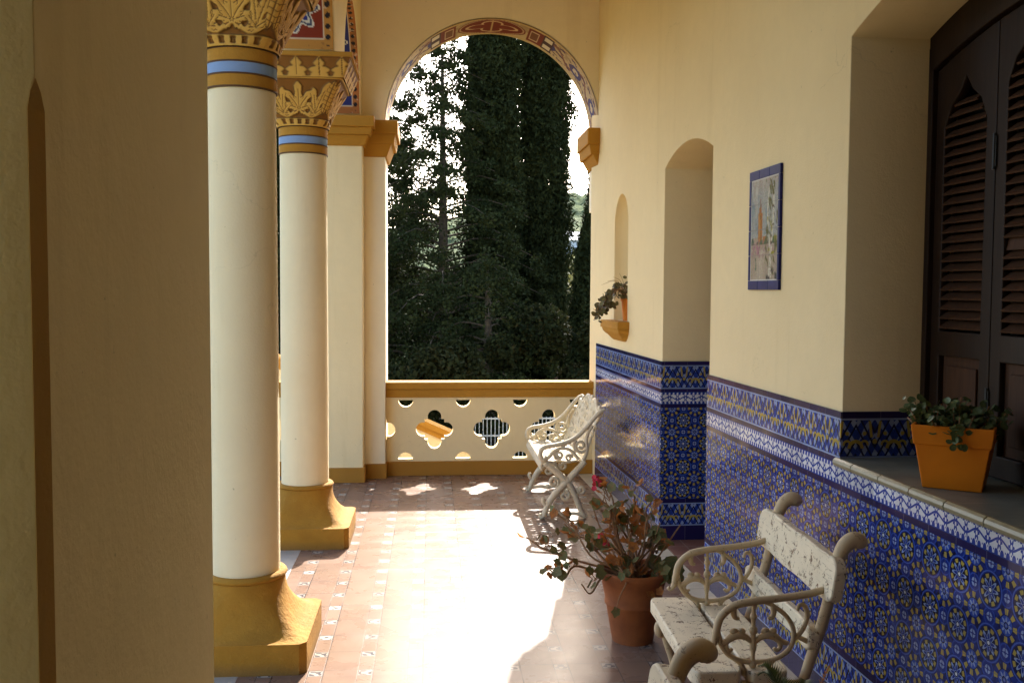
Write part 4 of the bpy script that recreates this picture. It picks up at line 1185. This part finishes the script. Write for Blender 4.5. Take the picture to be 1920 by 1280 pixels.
def fern():
    px, py = 1.0, 2.46
    t = thing('potted_fern', 'spiky green frond plant with one rusty leaf at the bottom edge by the wall', 'potted plant', (px, py, 0))
    b = MB(); b.lathe([(.0,.002),(.10,.002),(.135,.27),(.148,.272),(.152,.31),(.14,.312),(.13,.28),(.0,.275)], seg=36); b.build('pot', M['terracotta'], t, True, .7)
    rnd = random.Random(2); g = MB(); d = MB()
    def frond(mb, tip, h, n=26, wl=.05):
        p0 = Vector((0,0,.27)); p2 = Vector(tip); p1 = Vector((tip[0]*.45, tip[1]*.45, h))
        pts = [(p0*(1-f)**2+p1*2*f*(1-f)+p2*f*f) for f in [k/n for k in range(n+1)]]
        mb.tube([tuple(p)+(.004*(1-.7*k/n),) for k, p in enumerate(pts)], seg=5, n=1)
        for k in range(3, n):
            T = (pts[k+1]-pts[k-1]).normalized(); S = T.cross(Vector((0,0,1))).normalized()
            L = wl*math.sin(PI*(k/n)**.7*.93+.1)
            for sg in (-1, 1):
                e = pts[k]+(S*sg*.8+T*.5+Vector((0,0,.35)))*L
                w = T*.0045
                mb.add([tuple(pts[k]-w), tuple(pts[k]+w), tuple(e)], [(0,1,2)])
    for k in range(13):
        a = 2*PI*k/13+rnd.random()*.3; r = rnd.uniform(.12,.22)
        frond(g, (r*math.cos(a)*.9-.06, r*math.sin(a), rnd.uniform(.44,.52)), rnd.uniform(.50,.60))
    frond(d, (.11,.06,.565), .50, 22, .022); frond(g, (-.08,.10,.55), .60)
    g.build('fronds', M['fern'], t, True, 3); d.build('dry_frond', M['dryleaf'], t, True, 3)
fern()

# ================================================================== OUTSIDE
def terrain(x, y):
    t = np.clip((y-34)/310, 0, 1); s = t*t*(3-2*t)
    t2 = np.clip((-y-30)/200, 0, 1)
    return -4.0+s*35*(.5+.5*np.clip((x+30)/75, 0, 1))+t2*20+np.where(y > 30, 1, .15)*(.9*np.sin(x*.05+1)*np.cos(y*.043)+.5*np.sin(x*.17)*np.sin(y*.13))
def grid_mesh(name, xs, ys, hf, mat):
    X, Y = np.meshgrid(xs, ys); Z = hf(X, Y)
    n, k = X.shape; idx = np.arange(n*k).reshape(n, k)
    F = np.stack([idx[:-1,:-1], idx[:-1,1:], idx[1:,1:], idx[1:,:-1]], -1).reshape(-1, 4)
    me = bpy.data.meshes.new(name); me.from_pydata(np.stack([X, Y, Z], -1).reshape(-1, 3).tolist(), [], F.tolist()); me.update()
    return tag(link(name, me, mat, None, True, 3.2), kind='structure')
def m_ground():
    m = Mat('dry grass ground'); co = m.geo()
    c = m.mix((.10,.10,.035), (.16,.13,.06), m.ramp(m.noise(co, .12, 5), .35, .65))
    c = m.mix(c, (.05,.07,.02), m.ramp(m.noise(co, .9, 5, .7), .5, .65))
    m.base(c).rough(.95).spec(.1).bump(m.noise(co, 3, 5), .8, .2); return m.m
def m_hill():
    m = Mat('wooded hillside'); co = m.geo()
    c = m.mix((.06,.085,.035), (.10,.115,.055), m.ramp(m.noise(co, .16, 4, .6), .35, .65))
    c = m.mix(c, (.045,.07,.035), m.ramp(m.noise(co, .5, 4, .7), .5, .62))
    m.base(c).rough(.95).spec(.05).bump(m.noise(co, .35, 5), 1.0, 2.0); return m.m
grid_mesh('ground', np.linspace(-260, 260, 66), np.concatenate([np.linspace(-260, 0, 14), np.linspace(4, 70, 34)]), terrain, m_ground())
r5 = np.random.default_rng(5)
def hillf(x, y):
    base = terrain(x, y)
    return base+np.clip((y-80)/60, 0, 1)*np.abs(r5.normal(0, 1.4, x.shape))+.05
grid_mesh('hills', np.linspace(-420, 420, 240), np.linspace(69, 620, 200), hillf, m_hill())

# stair parapet going down outside the arch, and a barred fence beyond
sp = thing('stair_parapet', 'cream stair parapet with a sloping ochre coping seen through the left quatrefoil', 'parapet', (0, 10.6, 0))
def slope_z(x): return .135-.445*(x-(-.0))
b = MB()
xs = [-2.4, 1.7]
b.sections([[(x, 10.50, -4.2), (x, 10.70, -4.2), (x, 10.70, slope_z(x)-.13), (x, 10.50, slope_z(x)-.13)] for x in xs])
o1 = b.build('parapet_wall', M['cream'], sp)
b = MB()
for e, z0, z1 in ((.05, -.065, .0), (.025, -.128, -.066)): b.sections([[(x, 10.5-e, slope_z(x)+z0), (x, 10.7+e, slope_z(x)+z0), (x, 10.7+e, slope_z(x)+z1), (x, 10.5-e, slope_z(x)+z1)] for x in xs])
o2 = b.build('coping', M['ochre'], sp); local(sp, o1, o2)
fe = thing('barred_fence', 'pale vertical bar fence glimpsed through the middle quatrefoil', 'fence', (1.6, 16, -1.6))
b = MB(); q = 0
for k in range(64):
    x = -.45+k*.067-1.6; b.tube([(x+0, 0, -2.6, .008), (x, 0, 1.06, .008)], seg=5, n=1)
b.build('bars', M['metal'], fe)
b = MB()
for z in (1.035, .745, -1.2): b.box(-2.1, 2.3, -.012, .012, z-.012, z+.012)
b.build('rails', M['metal'], fe)

hx, hy = 23.6, 150
hz = float(terrain(np.array(hx), np.array(hy)))
h = thing('distant_house', 'tiny pale house on the far wooded slope right of the cypresses', 'house', (hx, hy, hz))
b = MB(); b.box(-5, 5, -3, 3, -1, 3.4); M['housewall'] = m_simple('pale render', (.62,.63,.63), .8); b.build('wall', M['housewall'], h)
b = MB(); b.sections([[(-5.4,-3.4,3.4),(5.4,-3.4,3.4),(5.4,3.4,3.4),(-5.4,3.4,3.4)],[(-4,-.2,4.9),(4,-.2,4.9),(4,.2,4.9),(-4,.2,4.9)]]); b.build('roof', m_simple('grey blue roof', (.22,.25,.30), .7), h)
for k in range(4):
    b = MB(); b.box(-4+k*2.3, -2.9+k*2.3, -3.03, -2.98, .9, 2.3); b.build('window', M['iron'], h)

# ---- trees
def leaf_cloud(name, C, size, mat, parent, asp=1.6, upright=.0, seed=1):
    """many small leaf faces at points C"""
    r = np.random.default_rng(seed); n = len(C)
    t = r.normal(0, 1, (n, 3)); t[:, 2] = t[:, 2]*(1-upright)+upright*1.6
    t /= np.linalg.norm(t, axis=1, keepdims=True)
    u = np.cross(t, r.normal(0, 1, (n, 3))); u /= np.maximum(np.linalg.norm(u, axis=1, keepdims=True), 1e-6)
    s = size*r.uniform(.6, 1.35, (n, 1))
    a = t*s*asp; w = u*s*.5
    V = np.stack([C-a*.5, C+w-a*.05, C+a*.5, C-w-a*.05], 1).reshape(-1, 3)
    me = bpy.data.meshes.new(name)
    me.vertices.add(4*n); me.vertices.foreach_set('co', V.reshape(-1).astype('f'))
    me.loops.add(4*n); me.loops.foreach_set('vertex_index', np.arange(4*n, dtype='i'))
    me.polygons.add(n); me.polygons.foreach_set('loop_start', np.arange(0, 4*n, 4, dtype='i'))
    me.update(calc_edges=True)
    return link(name, me, mat, parent)
M['cyp'] = m_leaf('dark cypress foliage', (.016,.021,.007), (.030,.036,.012), (.010,.014,.005), .8, .9, .08, .06)
M['ced'] = m_leaf('cedar foliage', (.018,.025,.008), (.034,.040,.013), (.011,.016,.006), 1.1, .9, .12, .06)
M['olive'] = m_leaf('pale olive foliage', (.10,.105,.035), (.15,.135,.05), (.06,.075,.025), .9, .7, .25)
M['shrub'] = m_leaf('dark shrub foliage', (.012,.017,.006), (.024,.027,.009), (.042,.034,.012), 1.0, .9, .12, .06)
G0 = -4.0
def trunk(name, pts, parent): b = MB(); b.tube(pts, seg=8, n=4); return b.build(name, M['bark'], parent, True)
def cypress(x, y, h, r, n, label, seed, size=.040, tp=.55):
    t = thing('cypress_tree', label, 'tree', (x, y, G0), 0, 'dark trees beyond the arch')
    g = np.random.default_rng(seed)
    trunk('trunk', [(0,0,0,.22),(0,0,h*.4,.16),(0,0,h*.92,.04)], t)
    tt = g.uniform(.03, 1, n)**.92; ph = g.uniform(0, 2*PI, n)
    prof = np.minimum(1, .72+tt*2.2)*np.where(tt > tp, 1-.85*(np.maximum(tt-tp, 0)/(1-tp))**2.2, 1)
    lump = 1+.12*np.sin(3*ph+tt*23+seed)+.10*np.sin(5*ph-tt*51+seed*2)+.09*np.sin(2*ph+tt*90)
    rad = r*prof*lump*np.sqrt(g.uniform(.10, 1.0, n))*(1+.08*g.normal(0, 1, n)+.22*np.maximum(0, np.sin(ph*7+tt*130+seed)*np.sin(tt*210+ph*3)-.35))
    cl = np.sin(ph*9+tt*60)*np.sin(tt*170+ph*4)            # thin out to leave gaps between sprays
    keep = g.uniform(0, 1, n) < np.where(cl > -.2, 1, .45)
    C = np.stack([rad*np.cos(ph), rad*np.sin(ph), tt*h+.15*g.normal(0, 1, n)], -1)[keep]
    leaf_cloud('crown', C, size, M['cyp'], t, 3.4, .62, seed)
    return t
def cedar(x, y, h, L0, nb, label, seed, mat='ced', dens=640, lean=0, size=.050, name='cedar_tree'):
    t = thing(name, label, 'tree', (x, y, G0), 0, 'dark trees beyond the arch')
    g = np.random.default_rng(seed); pts = []; b = MB()
    for k in range(nb):
        f = .10+.90*(k+g.uniform(0, 1))/nb; z = f*h; a = k*2.4+g.uniform(-.5, .5)
        L = L0*(1-f)**.62*(.62+.6*g.uniform())+.22
        dr = .12*L; n = max(8, int(dens*L))
        ux, uy = math.cos(a), math.sin(a)
        b.tube([(0,0,z,.045*(1-f)+.012), (ux*L*.5, uy*L*.5, z+.12*L-dr*.3, .02*(1-f)+.006), (ux*L, uy*L, z-dr, .004)], seg=5, n=3)
        q = g.uniform(.18, 1.0, n)**.7; side = g.normal(0, 1, n)*(.12+.20*L*(1-q*.55))*.72
        # clumps along the bough with gaps
        keep = (np.sin(q*L*9+k)+.32*g.normal(0, 1, n)) > -.22
        X = ux*q*L-uy*side; Y = uy*q*L+ux*side; Z = z+.24*q*L*(1-q)-dr*q*q+g.normal(0, .075, n)-.05*np.abs(side)
        pts.append(np.stack([X, Y, Z], -1)[keep])
    C = np.concatenate(pts+[np.stack([g.normal(0,.10,160), g.normal(0,.10,160), h*g.uniform(.93,1.03,160)], -1)])
    trunk('trunk', [(0,0,0,.20),(.03,0,h*.5,.12),(0,0,h*.97,.03)], t)
    b.build('branches', M['bark'], t, True); leaf_cloud('crown', C, size, M[mat], t, 1.3, 0, seed)
    return t
def bush(x, y, z, rx, rz, n, label, seed, mat, size=.065, name='shrub', group='shrubs below the terrace'):
    t = thing(name, label, 'shrub', (x, y, z), 0, group)
    g = np.random.default_rng(seed)
    nl = 16; cs = []
    for k in range(nl):
        a = g.uniform(0, 6.28); rr = g.uniform(0, .8)*rx
        c = np.array([rr*math.cos(a), rr*math.sin(a), rz*g.uniform(.15, .92)]); s = rx*g.uniform(.22, .42)
        d = g.normal(0, 1, (n//nl, 3)); d /= np.linalg.norm(d, axis=1, keepdims=True)
        cs.append(c+d*s*g.uniform(.35, 1.05, (n//nl, 1))**.6)
    C = np.concatenate(cs); C[:, 2] = np.maximum(C[:, 2], .05)
    trunk('trunk', [(0,0,-.3,.12),(.05,0,rz*.4,.08),(-.04,.03,rz*.75,.03)], t)
    leaf_cloud('crown', C, size, M[mat], t, 1.4, 0, seed); return t

cypress(1.42, 22.0, 12.9, .61, 130000, 'left one of the two tall dark cypresses in the middle of the arch', 1, tp=.88)
cypress(2.66, 22.6, 12.5, .60, 120000, 'right one of the two tall dark cypresses in the middle of the arch', 2, tp=.84)
cypress(3.42, 20.5, 7.2, .44, 52000, 'short narrow cypress in front of the hazy hill right of the tall pair', 3)
cypress(4.22, 23.5, 9.3, .52, 42000, 'dark cypress slice right against the gallery wall', 4)
cedar(.25, 21.0, 11.1, 3.0, 150, 'open branched conifer left of the cypresses with sky between its boughs', 5)
cedar(-1.5, 24.0, 11.2, 3.6, 130, 'dense conifer against the left jamb of the arch', 6)
cedar(1.05, 17.6, 6.2, 2.1, 60, 'low bushy conifer in front of the tall left cypress', 7, dens=640)
bush(2.3, 17.0, G0, 1.4, 5.4, 46000, 'dark green shrub at the foot of the tall cypresses', 8, 'shrub')
bush(-.1, 16.0, G0, 1.5, 4.9, 44000, 'dark shrub low at the left behind the balustrade', 9, 'shrub')
bush(3.3, 18.5, G0, .9, 4.4, 18000, 'dark shrub low at the right behind the balustrade', 10, 'shrub')
cedar(-6.5, 26.0, 13.0, 3.4, 60, 'conifer standing out beyond the open porch', 16, dens=260, size=.08)
cypress(-9.0, 30.0, 13.0, 1.1, 40000, 'lone cypress out beyond the open porch', 17, .08)
cypress(-3.25, 20.0, 13.5, .95, 60000, 'dark cypress glimpsed in the slit between the two columns', 12, .06)
for i, (x, y, rx, rz, lb) in enumerate(((6.4, 40, 2.4, 6.6, 'pale olive tree in sun just left of the gallery wall edge'), (8.6, 52, 3.0, 7.6, 'sunlit pale tree beneath the distant house'), (-.4, 42, 2.6, 6.2, 'sunlit pale tree glinting through the left conifer'), (2.8, 46, 3.2, 6.0, 'sunlit pale tree hidden mostly by the cypress trunks'))):
    bush(x, y, float(terrain(np.array(x), np.array(y))), rx, rz, 14000, lb, 30+i, 'olive', .13, 'olive_tree', 'pale trees behind the dark ones')

# ================================================================== LIGHT, CAMERA
ELEV, AZ = R_(31.1), R_(11.9)
bush(.6, 26.0, G0, 2.2, 7.6, 40000, 'broad dark tree filling behind the open conifer', 14, 'shrub', .09, 'broad_tree', 'dark trees beyond the arch')
bush(-2.6, 28.0, G0, 2.2, 7.2, 30000, 'broad dark tree behind the left jamb of the arch', 15, 'shrub', .09, 'broad_tree', 'dark trees beyond the arch')
w = bpy.data.worlds.new('World'); SC.world = w; w.use_nodes = True
nt = w.node_tree; sky = nt.nodes.new('ShaderNodeTexSky'); sky.sky_type = 'NISHITA'; sky.sun_disc = False
sky.sun_elevation = ELEV; sky.sun_rotation = AZ; sky.air_density = .8; sky.dust_density = 2.2; sky.ozone_density = 0
bg = nt.nodes['Background']; nt.links.new(sky.outputs[0], bg.inputs[0]); bg.inputs[1].default_value = .15
sd = bpy.data.lights.new('sun', 'SUN'); sd.energy = 3.9; sd.angle = R_(.53); sd.color = (1, .95, .87)
so = bpy.data.objects.new('sun', sd); COL.objects.link(so)
d = Vector((-math.sin(AZ)*math.cos(ELEV), -math.cos(AZ)*math.cos(ELEV), -math.sin(ELEV)))
so.rotation_euler = d.to_track_quat('-Z', 'Y').to_euler(); so.location = (3, 12, 9)

F = 1790.0
y = Vector(((807-960)/F, (543-640)/F, 1)).normalized()
dn = Vector((-.0012, 1, 0)); dn = (dn-y*dn.dot(y)).normalized()
x = dn.cross(y)
# rows: camera right, down, forward expressed in world axes
right = Vector((x[0], y[0], -dn[0])); down = Vector((x[1], y[1], -dn[1])); fwd = Vector((x[2], y[2], -dn[2]))
cam = bpy.data.cameras.new('camera'); co = bpy.data.objects.new('camera', cam); COL.objects.link(co)
mw = Matrix((right, -down, -fwd)).transposed().to_4x4(); mw.translation = Vector((0, 0, 1.6))
co.matrix_world = mw
cam.sensor_fit = 'HORIZONTAL'; cam.sensor_width = 36; cam.lens = 36*F/1920; cam.clip_start = .05; cam.clip_end = 3000
SC.camera = co
SC.render.engine = 'CYCLES'
SC.cycles.use_denoising = True
SC.cycles.max_bounces = 10; SC.cycles.diffuse_bounces = 6; SC.cycles.glossy_bounces = 4; SC.cycles.transparent_max_bounces = 8
SC.cycles.sample_clamp_indirect = 6; SC.cycles.caustics_reflective = False; SC.cycles.caustics_refractive = False
SC.view_settings.view_transform = 'Standard'; SC.view_settings.look = 'None'
SC.view_settings.exposure = 2.34; SC.view_settings.gamma = 1
